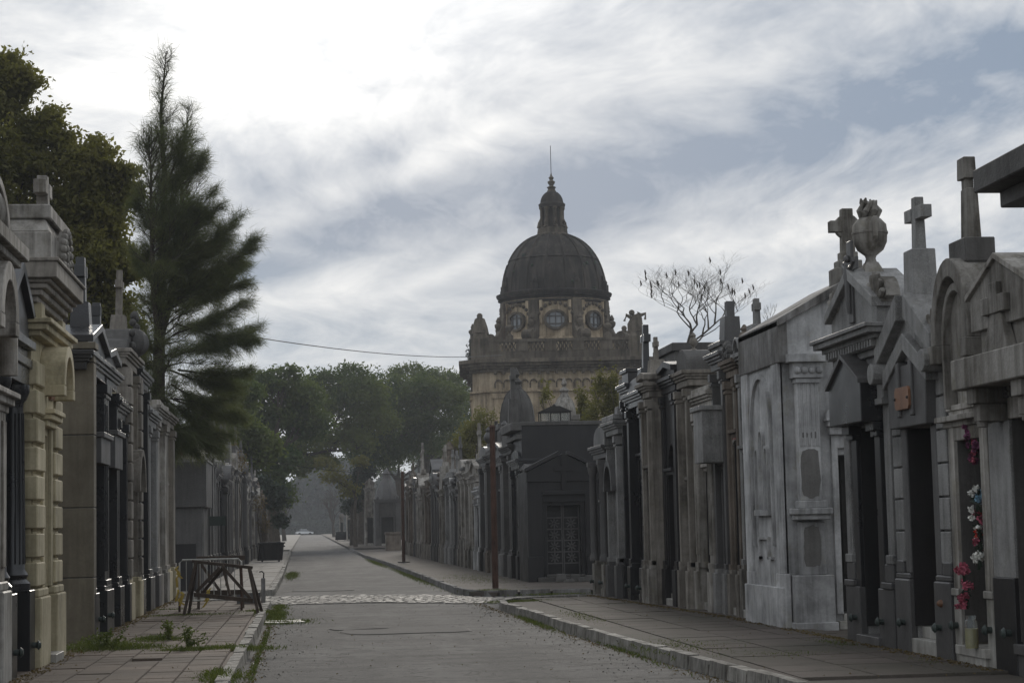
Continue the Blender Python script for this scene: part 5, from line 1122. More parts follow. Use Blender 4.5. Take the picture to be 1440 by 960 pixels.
# ---------------------------------------------------------------- concrete vault at the far left corner
def vault():
    Y=54.2; x1=at(291,760,Y).x; x0=x1-3.2; cx=(x0+x1)/2; hw=1.6
    r=empty('burial_vault',(cx,Y,.13),0,'plain grey concrete burial vault with overhanging upper box at the left crossing corner','burial vault')
    Z=lambda py:Zof(cx,Y,py)-.13
    z1=Z(714); z2=Z(650)
    MB().box(-hw,hw-.14,0,3,-.05,z1).build('wall','charcoal',r,bevel=.015); MB().box(-hw,hw,-.14,3.1,z1-.001,z2).build('upper_box','charcoal',r,bevel=.02)
    MB().box(hw-.3,hw+.04,-.16,3,z2-.001,z2+.05).box(hw-.141,hw-.1,.3,.5,.0,z1).build('metal_flashing','granite',r)
    MB().box(hw-1.2,hw-.4,.2,2.6,z2,z2+.1).build('roof_slab','concrete',r)
    MB().box(-hw,hw-.3,-.02,.01,.0,1.3).build('dark_patch','black_dull',r)  # thin near-black sheet over the lower part of the wall
    # block behind with red tank cover and yellow wall
    Y2=60.; x1=at(288,700,Y2).x; r2=empty('mausoleum',(x1-1.6,Y2,.13),0,'pale low tomb behind the concrete vault carrying a red panel and a yellow box','mausoleum')
    Z2=lambda py:Zof(x1-1,Y2,py)-.13
    MB().box(-2,1.5,0,2.4,-.05,Z2(640)).box(.9,1.5,-.05,2.4,Z2(640),Z2(622)).build('wall','light',r2,bevel=.02)
    MB().box(0,.95,-.12,.9,Z2(640),Z2(617)).build('red_panel','brick_red',r2,bevel=.02)
    MB().prism([(-.6,Z2(617)),(.35,Z2(617)),(.2,Z2(606)),(-.45,Z2(606))],.3,1.2).build('yellow_box','yellow_wall',r2,bevel=.02)
vault()
# low stone block and tombs past the second crossing
def far_things():
    Y=146.; a=at(543,770,Y).x; b=at(564,770,Y).x; z=gz(Y)+.13
    r=empty('stone_planter',((a+b)/2,Y,z),0,'low weathered stone block standing at the end of the right pavement','stone block'); hw=(b-a)/2
    h=Zof(a,Y,748)-z
    MB().box(-hw,hw,0,1.4,-.1,h*.86).build('block','brown',r,bevel=.04); MB().box(-hw-.05,hw+.05,-.06,1.45,h*.859,h).build('coping','brown',r,bevel=.03)
    Y=175.
    def blk(pl,pr,ptop,Y,label,mat,trim,top,bell=None):
        a=at(pl,760,Y).x; b=at(pr,760,Y).x; z=gz(Y)+.1; hc=Zof(a,Y,ptop)-z
        s=dict(w=b-a,mat=mat,trim=trim,top=top,D=4,dh=min(2.6,hc-.6),bevel=0,pp=.15)
        ha=Zof(a,Y,bell)-z if bell else hc+.6
        return tomb(label,'F',(a+b)/2,Y,Y,hc,ha,s,None,z)
    blk(528,563,706,175,'dark block tomb at the far cross street with a bell shaped stone roof','dark','charcoal','bell',658)
    blk(514,528,690,182,'narrow grey tomb at the far cross street left of the bell roofed tomb','grey','grey','gable',672)
    for i,(pl,pr_,c,Y,lb) in enumerate(((497,504,716,215,'pale tomb just right of the litter bin'),(488,494,722,240,'small pale tomb just left of the litter bin'),(478,484,728,270,'smallest and farthest pale tomb, above the far container'))):
        blk(pl,pr_,c,Y,lb,'beige','grey','flat')
far_things()
# ---------------------------------------------------------------- street furniture
def pole(x,Y,ztop,rad,mat,label,cat='pole',base=True,name='street_pole'):
    z=gz(Y)+.13; r=empty(name,(x,Y,z),0,label,cat)
    MB().tube([(0,0,0),(0,0,ztop*.5),(0,0,ztop)],[rad,rad*.95,rad*.85],10).build('post',mat,r,smooth=True)
    MB().tube([(0,0,ztop-.01),(0,0,ztop+.05)],[rad*1.1,rad*.6],10).build('cap',mat,r)
    if base: MB().box(-.28,.28,-.28,.28,-.02,.05).build('base','concrete',r,bevel=.02)
    return r
p=at(697,826,50.); pole(4.88,50.,Zof(4.88,50,600)-.13,.085,'rust','tall rust coloured steel pole at the right kerb corner',base=False)
pole(4.62,92.,Zof(4.62,92,664)-.13,.085,'rust','thinner looking rusty pole further down the right pavement')
def wire(p0,p1,sag,label,n=24,rad=.012):
    p0=Vector(p0);p1=Vector(p1); pts=[p0.lerp(p1,i/n)-Vector((0,0,sag*4*(i/n)*(1-i/n))) for i in range(n+1)]
    m=MB().tube(pts,rad,5); o=m.build('overhead_wire','iron'); tag(o,label,'wire')
wire(at(345,472,62),at(706,499,118),.35,'upper thin black wire from the feathery tree to the domed pantheon',rad=.017)
wire(at(352,643,95),Vector((4.62,92,Zof(4.62,92,667))),.18,'lower wire crossing the street between the far tombs and the far rusty pole')
def sign():
    Y=58.; x=at(318,760,Y).x; r=empty('street_sign',(x,Y,.13),0,'small dark green street name sign on a post before the far left tombs','street sign')
    zt=Zof(x,Y,728)-.13; MB().tube([(0,0,0),(0,0,zt+.05)],.035,8).build('post','iron',r)
    a=at(294,733,Y).x-x; MB().box(a,.02,-.03,-.01,zt-.22,zt+.06).build('sign_plate','verdigris',r,bevel=.005)
sign()
def trestle(x,Y,rz,label,L=1.5,hA=1.18,hB=.86,mat='wood',name='wooden_barricade',lean=.28):
    r=empty(name,(x,Y,.14),rz,label,'barricade'); h=L/2
    for sx,ht in ((-1,hA),(1,hB)):
        for sy in (-1,1): MB().bar((sx*h+sx*.16,sy*lean,0),(sx*h*.92,sy*.04,ht),.055,.045).build('leg',mat,r,bevel=.006)
    MB().bar((-h-.04,0,hA),(h+.02,0,hB),.06,.08).build('top_rail',mat,r,bevel=.006)
    MB().bar((-h+.02,-lean*.62,hA*.38),(h+.05,-lean*.62,hB*.28),.08,.04).build('lower_rail',mat,r,bevel=.006)
    xm=0; zm=(hA+hB)/2
    MB().bar((xm-.05,-.07,zm-.06),(-h+.06,-lean*.60,hA*.42),.06,.04).build('brace',mat,r,bevel=.006); MB().bar((xm+.02,-.07,zm-.06),(h,-lean*.60,hB*.33),.06,.04).build('brace',mat,r,bevel=.006)
    MB().bar((xm,.07,zm-.06),(-h+.12,lean*.6,hA*.38),.06,.04).build('brace',mat,r,bevel=.006); MB().bar((xm,-.04,zm),(xm+.16,-lean*.62,.36),.05,.04).build('strut',mat,r,bevel=.006)
    return r
trestle(-1.62,38.2,math.radians(-6),'dark weathered wooden trestle barricade with sloping top rail and crossed braces',L=1.12,hA=1.03,hB=.88,lean=.3)
def frame2():
    r=empty('trestle_table',(-1.8,41.2,.14),math.radians(3),'grey wooden trestle with flat top bar behind the dark barricade','trestle')
    MB().box(-.5,.52,-.06,.06,1.00,1.09).build('top_rail','wood',r,bevel=.008)
    for sx in (-1,1):
        for sy in (-1,1): MB().bar((sx*.46,sy*.32,0),(sx*.42,sy*.05,1.02),.06,.05).build('leg','wood' if sx<0 else 'wood',r,bevel=.006)
    MB().box(-.5,.5,-.24,-.2,.28,.38).build('lower_rail','wood',r); MB().bar((-.42,-.1,.95),(.0,-.22,.34),.06,.04).build('brace','wood',r)
frame2()
def pedfence():
    r=empty('metal_barrier',(-1.93,39.6,.14),math.radians(2),'rusty white tubular crowd barrier with torn yellow tape on its left end','barrier')
    w_=.62; m=MB(); m.tube([(-w_,0,.0),(-w_,0,.98),(-w_+.06,0,1.04),(w_-.06,0,1.04),(w_,0,.98),(w_,0,0)],.02,8); m.tube([(-w_,0,.22),(w_,0,.22)],.018,8); m.build('frame','white_paint',r,smooth=True)
    m=MB()
    for i in range(1,9): m.tube([(-w_+w_*2*i/9,0,.22),(-w_+w_*2*i/9,0,1.04)],.009,5)
    m.build('bars','white_paint',r)
    MB().tube([(w_,-.01,0),(w_,-.01,.9)],.024,8).build('rusty_post','rust',r); MB().tube([(-w_,-.01,0),(-w_,-.01,.28)],.023,8).build('rusty_foot','rust',r)
    rr=random.Random(8)
    for (cx,cz,n) in ((-w_,.82,4),(-w_+.02,.36,5),(-.12,.36,2),(-.0,.42,2)):
        m=MB()
        for i in range(n):
            x=cx+(rr.random()-.5)*.1; z=cz+(rr.random()-.5)*.2; p=[(x,-.03,z),(x+(rr.random()-.5)*.14,-.05,z-.05),(x+(rr.random()-.5)*.18,-.04,z-.14-rr.random()*.1)]
            b=len(m.v); 
            for q in p: m.v+=[(q[0]-.02,q[1],q[2]),(q[0]+.025,q[1]+.004,q[2]+.006)]
            m.f+=[(b,b+1,b+3,b+2),(b+2,b+3,b+5,b+4)]
        m.build('torn_tape','tape',r)
pedfence()
def slabpost():
    r=empty('concrete_base',(-1.24,43.4,.14),math.radians(4),'low grey concrete slab with upright slat and hooked rod beside the barricade','concrete base')
    MB().box(-.3,.22,-.05,.05,0,.24).build('slab','charcoal',r,bevel=.012); MB().box(.24,.33,-.04,.04,0,.55).build('slat','concrete',r,bevel=.008)
    MB().tube([(.29,0,.5),(.30,0,.66),(.26,0,.70),(.2,0,.69)],.016,6).build('hooked_rod','iron',r,smooth=True)
slabpost()
def dumpster(x,Y,s,rz,label,name='dumpster'):
    z=gz(Y)+.13; r=empty(name,(x,Y,z),rz,label,'dumpster'); r.scale=(s,s,s)
    b=MB(); b.v=[(-.62,-.42,.1),(.55,-.42,.1),(.55,.42,.1),(-.62,.42,.1),(-.78,-.55,1.05),(.78,-.55,1.05),(.78,.55,1.05),(-.78,.55,1.05)]
    b.v=[(-.78,-.42,.1),(.62,-.42,.1),(.62,.42,.1),(-.78,.42,.1),(-.66,-.55,1.08),(.72,-.55,1.08),(.72,.55,1.08),(-.66,.55,1.08)]
    b.f=[(0,3,2,1),(0,1,5,4),(1,2,6,5),(2,3,7,6),(3,0,4,7)]; b.build('body','plastic',r,bevel=.03)
    m=MB().box(-.70,.76,-.60,-.54,1.04,1.12).box(-.70,.76,.54,.60,1.04,1.12).box(-.72,-.65,-.6,.6,1.04,1.12).box(.7,.78,-.6,.6,1.04,1.12); m.build('rim','plastic',r,bevel=.015)
    m=MB()
    for x_ in (-.4,0,.4): m.bar((x_,-.445,.15),(x_,-.56,1.0),.05,.04)
    m.build('body_ribs','plastic',r)
    MB().prism([(-.55,1.0),(-.55,1.14),(.55,1.16),(.62,1.0)],.0,.5).build('open_lid','plastic',r,bevel=.02)
    for sx in (-.5,.45):
        for sy in (-.32,.32): MB().tube([(sx-.03,sy,.07),(sx+.03,sy,.07)],.07,10).build('wheel','rubber',r,smooth=True)
    MB().box(.735,.79,-.2,.2,.85,.93).build('handle','iron',r)
dumpster(at(381,780,103).x,103.,.93,math.radians(4),'large black open topped rubbish container on the left pavement')
dumpster(at(480,758,245).x,245.,1.0,0,'small looking dark rubbish container far down the right side of the street')
def bin2():
    Y=200.; r=empty('litter_bin',(at(496,758,Y).x,Y,gz(Y)+.1),0,'dark round litter bin beside a far tree trunk on the right','litter bin')
    MB().lathe(0,0,[(.26,0),(.32,.9),(.34,.92),(.34,1.0),(.2,1.15),(.02,1.2)],14).build('body','plastic',r,smooth=True); MB().ring(0,1.02,.0001,.1,0,360,-.35,-.3,8).build('opening','rubber',r)
bin2()
def car():
    Y=478.; x=at(428,750,Y).x; z=gz(Y); r=empty('parked_car',(x,Y,z),math.radians(10),'pale car seen over the crest at the far end of the street','car')
    MB().prism([(-2.1,.35),(2.1,.35),(2.15,.75),(1.3,.88),(-1.5,.92),(-2.15,.8)],-.85,.85).build('body','car_paint',r,bevel=.08); 
    MB().prism([(-1.4,.9),(1.1,.88),(.5,1.4),(-.9,1.42)],-.72,.72).build('cabin','glass',r,bevel=.05); MB().prism([(-.92,1.40),(.52,1.38),(.42,1.46),(-.82,1.47)],-.72,.72).build('roof','car_paint',r,bevel=.03)
    for a in (-1.35,1.3):
        for b in (-.8,.8): MB().tube([(a,b-.1,.33),(a,b+.1,.33)],.33,14).build('wheel','rubber',r,smooth=True)
    for b in (-1,1): MB().box(b*2.1,b*2.16,-.7,-.4,.6,.74).build('headlight','glass',r); MB().box(b*2.1,b*2.16,.4,.7,.6,.74).build('headlight','glass',r)
car()
def leaves(name,mat,C,size,parent,flat=0.,kind=None,aspect=.45,dirs=None,droop=0.):
    """C: (N,3) leaf centres; each leaf is one small quad with its own direction."""
    N=len(C); A=RNG.normal(size=(N,3)) if dirs is None else dirs+RNG.normal(size=(N,3))*.35
    A[:,2]-=droop; A/=np.linalg.norm(A,axis=1,keepdims=True)+1e-9
    B=np.cross(A,RNG.normal(size=(N,3))); B/=np.linalg.norm(B,axis=1,keepdims=True)+1e-9
    s=(size*RNG.uniform(.6,1.4,size=(N,1))); a=A*s; b=B*s*aspect
    V=np.empty((N,4,3)); V[:,0]=C-a; V[:,1]=C+b; V[:,2]=C+a; V[:,3]=C-b
    me=bpy.data.meshes.new(name); me.vertices.add(N*4); me.vertices.foreach_set('co',V.reshape(-1).astype('f4'))
    me.loops.add(N*4); me.loops.foreach_set('vertex_index',np.arange(N*4,dtype='i4')); me.polygons.add(N)
    me.polygons.foreach_set('loop_start',np.arange(0,N*4,4,dtype='i4')); me.polygons.foreach_set('loop_total',np.full(N,4,dtype='i4')); me.update(); me.materials.append(MATS[mat])
    o=bpy.data.objects.new(name,me); COL.objects.link(o); o.parent=parent
    if kind: o['kind']=kind
    return o
# flowers on the arched tomb
def flowers():
    y0,y1=Yof(7.0,1394),Yof(7.0,1337); Y=(y0+y1)/2
    def bunch(dy,z,n,mats,sp,label,x=7.12):
        r=empty('flower_bunch',(x,Y+dy,z),0,label,'flowers','artificial flowers tied to the grille of the arched tomb'); rr=random.Random(int(z*100))
        for i in range(n):
            a,b,c=[(rr.random()-.5)*sp*k_ for k_ in (.5,.9,1.5)]; q=RNG.normal(size=(46,3)); q/=np.linalg.norm(q,axis=1,keepdims=True); q*=RNG.uniform(.012,.042,(46,1)); leaves('bloom',mats[i%len(mats)],q+np.array([a-.01,b,c]),.019,r,aspect=.7)
        m=MB()
        for i in range(10): a=rr.random()*6.28; m.bar((0,0,0),(-.02,sp*.7*math.cos(a),sp*.7*math.sin(a)),.03,.004)
        m.build('leaves','leaf_dark',r)
    Z=lambda py:Zof(7.0,Y,py)
    bunch(-.12,Z(606),14,['magenta'],.30,'upper bunch of purple artificial flowers on the grille'); bunch(-.1,Z(632),8,['magenta','pink'],.2,'smaller purple bunch just under the upper one')
    bunch(-.12,Z(708),9,['petal_white','petal_blue'],.24,'white and blue artificial flowers in the middle of the grille'); bunch(-.12,Z(738),6,['petal_red','pink'],.2,'orange red flowers under the white and blue ones')
    bunch(-.12,Z(760),5,['petal_white','pink'],.2,'pale mixed flowers on the lower grille'); bunch(-.1,Z(784),7,['petal_white'],.18,'white flowers low on the grille'); bunch(.05,Z(828),14,['pink'],.32,'bright pink flowers at the foot of the grille',7.0)
    r=empty('glass_jar',(6.95,Y-.22,.13+.2),0,'glass jar of yellow liquid on the marble step under the pink flowers','jar')
    MB().lathe(0,0,[(.055,0),(.055,.2)],14).build('liquid','juice',r,smooth=True); MB().lathe(0,0,[(.07,-.0),(.072,.27),(.05,.3),(.055,.34)],14).build('glass','clear_glass',r,smooth=True)
flowers()
# ---------------------------------------------------------------- vegetation
def limb(m,a,b,r0,r1,wob,rr,n=6):
    a=Vector(a);b=Vector(b); L=(b-a).length; pts=[];
    o1=Vector((rr.uniform(-1,1),rr.uniform(-1,1),rr.uniform(-.3,1)))*wob*L
    for i in range(n+1):
        t=i/n; pts.append(a.lerp(b,t)+o1*math.sin(math.pi*t)+Vector((rr.uniform(-1,1),rr.uniform(-1,1),rr.uniform(-1,1)))*L*.015)
    m.tube(pts,[r0+(r1-r0)*i/n for i in range(n+1)],6); return pts
def lumptree(name,label,cat,base,trunk_h,r0,lumps,mat,nper,size,Y,group=None,depth=1.,clump=.22,lean=0.,shell=.55,seed=1):
    """lumps: photo ellipses (px,py,rx,ry,[dy]) of the crown at distance Y; foliage gathers in clumps on each."""
    rr=random.Random(seed); rg=np.random.default_rng(seed); z0=gz(base[1]); r=empty(name,(base[0],base[1],z0),0,label,cat,group)
    m=MB(); fork=Vector((lean,0,trunk_h)); T=limb(m,(0,0,-.3),fork,r0*1.15,r0*.75,.03,rr); m.taper(0,0,r0*1.6,r0*1.6,r0*1.05,r0*1.05,-.3,.4)
    allc=[]; k=Y/F_PX
    for lu in lumps:
        px,py,rx,ry=lu[:4]; dy=lu[4] if len(lu)>4 else rr.uniform(-.5,.5)*rx*k*depth*1.6
        c=at(px,py,Y+dy); c=Vector((c.x-base[0],c.y-base[1],c.z-z0)); Rx,Rz=rx*k,ry*k; Ry=Rx*depth
        tip=c-Vector((0,0,Rz*.3)); P=limb(m,fork.lerp(T[-2],rr.random()*.5),tip,r0*.42,r0*.12,.10,rr,8)
        nc=max(10,int(26*(1 if len(lumps)>6 else 1.6))); 
        U=rg.normal(size=(nc,3)); U/=np.linalg.norm(U,axis=1,keepdims=True); U[:,2]=np.abs(U[:,2])*rg.choice([1,1,-.55],nc)
        rad=rg.uniform(shell,1.,(nc,1)); cc=np.array(c)+U*rad*np.array([Rx,Ry,Rz])
        for q in range(0,nc,3): limb(m,P[rr.randint(4,8)],Vector(cc[q]),r0*.12,r0*.03,.12,rr,4)
        n=int(nper*(rx*ry)/900.); idx=rg.integers(0,nc,n); cl=clump*(Rx+Rz)/2*1.2
        pts=cc[idx]+rg.normal(size=(n,3))*np.array([cl,cl,cl*.6]); allc.append(pts)
    m.build('trunk','bark',r,smooth=True)
    leaves('crown',mat,np.concatenate(allc),size,r); return r
# big broadleaf tree behind the left tombs
lumptree('broadleaf_tree','tall bushy broadleaf tree rising behind the left tombs','tree',(-9.5,58.),5.,.34,
 [(10,120,45,45),(-30,150,60,60),(60,190,50,40),(120,230,45,36),(160,245,34,30),(30,240,60,50),(100,290,60,50),(150,310,48,44),(40,330,60,60),(110,370,60,55),(165,380,40,50),(60,430,60,60),(140,450,50,55),(10,420,50,60),(-60,260,80,90),(100,510,60,50),(170,500,40,50),(182,270,22,26)],
 'leaf_broad',2300,.09,58.,depth=.6,clump=.19,shell=.25,seed=4)
# feathery casuarina
def casuarina():
    Yt=52.; base=(-4.15,Yt); r=empty('casuarina_tree',(base[0],base[1],0),0,'tall feathery casuarina with twin leaders leaning over the left tombs','tree'); rr=random.Random(12)
    def L(px,py,dy=0): c=at(px,py,Yt+dy); return Vector((c.x-base[0],c.y-base[1],c.z))
    m=MB(); lead=[Vector((.0,0,-.3)),L(222,600),L(224,480),L(228,360),L(232,250),L(226,160),L(234,72)]
    m.tube(lead,[.24,.19,.15,.11,.075,.045,.01],8); l2=[lead[2],L(240,420,.5),L(255,320,.6),L(256,230,.7),L(266,148,.8)]; m.tube(l2,[.11,.09,.065,.04,.008],7)
    l3=[lead[2],L(216,420,-.4),L(213,320,-.6),L(212,230,-.7),L(206,200,-.8)]; m.tube(l3,[.09,.07,.05,.03,.006],7)
    PT=[];DR=[]
    def along(P,t):
        s=t*(len(P)-1); i=min(int(s),len(P)-2); return P[i].lerp(P[i+1],s-i)
    def strands(pts,n,spread,s0=.15):
        for _ in range(n):
            t=s0+(1-s0)*rr.random(); p=along(pts,t); d=(along(pts,min(1,t+.1))-along(pts,max(0,t-.1))).normalized()
            v=Vector((rr.gauss(0,1),rr.gauss(0,1),rr.gauss(0,1)))*.5+d*1.0+Vector((0,0,-.18)); v.normalize(); q=p+v*rr.random()*spread
            PT.append(q); DR.append(v)
    def branch(P,t,length,azim,elev,droop,dens):
        a=along(P,t); d=Vector((math.cos(azim)*math.cos(elev),math.sin(azim)*math.cos(elev),math.sin(elev))); pts=[a]
        for i in range(1,6):
            s=i/5; pts.append(a+d*length*s+Vector((0,0,-droop*length*s*s+ .1*length*s*s*s))+Vector((rr.gauss(0,.03),rr.gauss(0,.03),rr.gauss(0,.03)))*length)
        m.tube(pts,[.03*length/2+.008]*1+[.02*length/2+.006,.013*length/2+.005,.01,.007,.004],5)
        strands(pts,int(dens*length*26),.22)
        for j in range(int(length*7)):
            s=.22+.75*rr.random(); b=along(pts,s); dd=(d+Vector((rr.gauss(0,.5),rr.gauss(0,.5),rr.gauss(0.15,.4)))).normalized(); ll=length*(1.05-s)*.5+.22
            sp=[b,b+dd*ll*.5+Vector((0,0,.02)),b+dd*ll+Vector((0,0,.03-droop*.3*ll))]; m.tube(sp,[.009,.006,.003],4); strands(sp,int(dens*ll*62),.15,.05)
    # crown widths read along the height (photo rows)
    def width(py): # (left,right) reach in px from the trunk
        T=[(90,5,6),(150,10,14),(200,18,26),(260,30,44),(330,40,72),(400,46,112),(440,46,125),(490,46,112),(540,46,122),(590,44,112),(620,30,60)]
        for (a,b,c),(d,e,f) in zip(T,T[1:]):
            if a<=py<=d: u=(py-a)/(d-a); return b+(e-b)*u,c+(f-c)*u
        return 4,4
    k=Yt/F_PX
    def zpy(z): return 747-(z-EYE)/k
    for P,n,t0 in ((lead,290,.10),(l2,110,.1),(l3,80,.2)):
        for i in range(n):
            t=t0+(.985-t0)*((i+rr.random())/n)**.9; a=along(P,t); py=zpy(a.z); wl,wr=width(py+20); az=rr.uniform(0,2*math.pi); cx=math.cos(az)
            reach=(wr if cx>0 else wl)*abs(cx)+(wl+wr)*.42*(1-abs(cx)); ln=max(.22,reach*k*rr.uniform(.3,1.02)); el=.95 if py<330 else .72 if py<480 else .34
            if py<200: ln=min(ln,.55); el=.9
            branch(P,t,ln,az,el+rr.gauss(0,.14),-.05 if py<420 else .28,.45 if py<300 else .62)
    # reaching sprays on the street side, as the photo shows them
    for (px,py,qx,qy) in ((240,430,362,335),(245,500,366,455),(240,400,338,300),(235,330,300,268),(250,520,350,520),(240,560,345,585),(245,470,350,420),(230,280,272,215),(245,560,330,560),(238,520,340,545),(235,600,322,610),(246,440,330,380),(250,330,312,285),(252,370,325,330),(250,390,345,370),(258,260,290,210),(238,250,262,180),(245,420,352,395),(246,455,362,480),(215,330,190,280),(214,400,186,350),(232,560,300,600),(240,540,310,570),(224,560,192,530),(222,590,186,600),(226,545,262,625),(228,590,280,640),(224,520,188,500),(222,575,200,630),(225,560,245,640),(224,500,190,455),(226,590,315,632)):
        A=L(px,py,rr.uniform(-.5,.5)); B=L(qx,qy,rr.uniform(-.8,.8)); Mi=A.lerp(B,.5)+Vector((0,0,-.12)); pts=[A,A.lerp(Mi,.5),Mi,Mi.lerp(B,.5)+Vector((0,0,-.03)),B]; m.tube(pts,[.03,.024,.016,.01,.004],5); ln=(B-A).length
        strands(pts,int(ln*110),.2)
        for j in range(int(ln*16)):
            s=.15+.82*rr.random(); b=along(pts,s); dd=((B-A).normalized()+Vector((rr.gauss(0,.35),rr.gauss(0,.4),rr.gauss(0.05,.35)))).normalized(); ll=ln*(1.05-s)*.35+.2
            sp=[b,b+dd*ll*.5,b+dd*ll]; m.tube(sp,[.008,.005,.003],4); strands(sp,int(ll*95),.14,.05)
    m.build('trunk','bark',r,smooth=True)
    C=np.array([tuple(p) for p in PT]); D_=np.array([tuple(p) for p in DR]); print('casuarina strands',len(C))
    rep=2; C=np.repeat(C,rep,axis=0)+RNG.normal(size=(len(C)*rep,3))*.06; D_=np.repeat(D_,rep,axis=0)
    leaves('crown','leaf_pine',C,.17,r,aspect=.02,dirs=D_,droop=.12)
casuarina()
# tipa trees at the end of the street
TG='spreading tipa trees closing the far end of the street'
def tp(label,px,Y,lumps,seed,h=7,r0=.45,mat='leaf_tipa',n=3000,size=.17,lean=0,dep=.9): 
    b=at(px,760,Y); lumptree('tipa_tree',label,'tree',(b.x,Y),h,r0,lumps,mat,n,size,Y,TG,depth=dep,clump=.22,lean=lean,shell=.5,seed=seed)
tp('dark spreading tree behind the far left tombs nearest to the container',386,150,[(352,545,34,26),(392,535,30,22),(420,560,34,24),(350,585,40,30),(395,590,40,28),(360,625,34,26),(385,650,34,26),(430,600,34,26),(340,660,24,30),(392,690,22,34)],21,h=7.5)
tp('broad tree left of the street centre with high domed crown',376,185,[(455,545,36,24),(485,530,34,18),(500,560,44,28),(450,585,42,28),(520,590,40,26),(470,620,38,22),(430,625,30,22),(500,625,30,20),(440,645,30,16),(418,662,20,18),(458,652,24,14)],22,h=9,lean=1.5)
tp('broad tree right of the street with trunk by the litter bin',507,195,[(540,550,40,26),(580,555,42,26),(560,590,46,28),(610,590,40,28),(520,610,34,24),(590,625,40,22),(540,640,30,24),(505,640,24,22),(625,560,32,24)],23,h=9)
tp('tall tree with raised crown just left of the domed pantheon',600,215,[(580,528,34,17),(615,540,34,20),(645,545,26,22),(650,580,26,32),(630,620,30,28),(600,560,34,26),(655,620,22,30),(575,600,30,26)],24,h=9)
tp('dark tree behind the concrete vault and far left tombs',330,120,[(335,560,30,26),(300,600,30,26),(340,610,30,30),(365,640,24,30),(318,650,26,24)],25,h=6)
tp('tree deep behind the tombs between street and pantheon',560,240,[(520,575,40,26),(560,620,40,28),(600,640,34,24),(640,650,30,28),(540,655,30,20)],26,h=8)
tp('olive leaved low tree hanging over the middle of the street',500,170,[(470,670,18,18),(490,690,16,16),(455,650,14,10),(508,650,14,12)],27,h=5.,r0=.16,mat='leaf_olive',n=1700,size=.14)
tp('dark narrow tree with low foliage beside the far right trunk',497,185,[(500,690,16,26),(495,715,13,18),(512,670,16,20)],28,h=4,r0=.3,mat='leaf_dark')
tp('dark bushy tree behind the container on the left pavement',372,140,[(388,705,14,24),(372,690,14,22),(395,735,10,14)],29,h=4,r0=.2,mat='leaf_dark')
def shrub(name,label,pxs,Y,mat,n,size,seed,cat='shrub',stemr=.04,z0=None):
    b=at(pxs[0][0],pxs[0][1],Y); rg=np.random.default_rng(seed); rr=random.Random(seed); zb=z0 if z0 is not None else gz(Y)+.1; r=empty(name,(b.x,Y,zb),0,label,cat); k=Y/F_PX
    m=MB(); C=[]
    for px,py,rx,ry in pxs:
        c=at(px,py,Y); c=Vector((c.x-b.x,0,c.z-zb)); 
        for i in range(6): e=c+Vector((rr.gauss(0,.5)*rx*k,rr.gauss(0,.5)*rx*k,rr.gauss(0,.5)*ry*k)); limb(m,(0,0,0),e,stemr,stemr*.25,.08,rr,4)
        nn=int(n*rx*ry/200); q=14; cc=rg.normal(size=(q,3))*np.array([rx*k*.55,rx*k*.55,ry*k*.55])+np.array(c); C.append(cc[rg.integers(0,q,nn)]+rg.normal(size=(nn,3))*np.array([rx*k*.28,rx*k*.28,ry*k*.32]))
    m.build('stems','bark',r); leaves('foliage',mat,np.concatenate(C),size,r)
shrub('willow_shrub','yellowish willowy tree behind the tombs left of the tall pale stone tomb',[(665,620,18,26),(678,600,14,22),(655,650,12,16),(640,628,10,12)],105,'leaf_olive',900,.09,31,'tree',.07)
shrub('cypress_sapling','yellow green feathery sapling in front of the pantheon wall',[(848,545,12,22),(845,575,18,24),(862,560,10,26)],80,'leaf_olive',800,.07,32,'tree',.05)
shrub('roof_shrub','light green shrub growing before the pantheon between the small domes',[(815,570,12,20),(822,590,16,12),(765,560,6,14)],84,'leaf_olive',600,.07,33,'shrub',.04)
shrub('dry_shrub','brown dry shrub sticking out from the far left tombs',[(372,740,8,10),(365,712,7,9)],112,'leaf_dry',600,.07,34)
shrub('roof_weed','dry brush sprouting from the roof of a far left tomb',[(332,655,10,14),(322,640,9,10)],92,'leaf_dry',500,.06,35)
shrub('parapet_shrub','dark green shrub rooted on the left corner of the pantheon balustrade',[(662,500,7,14),(664,480,5,6)],160,'leaf_dark',700,.10,36,z0=16)
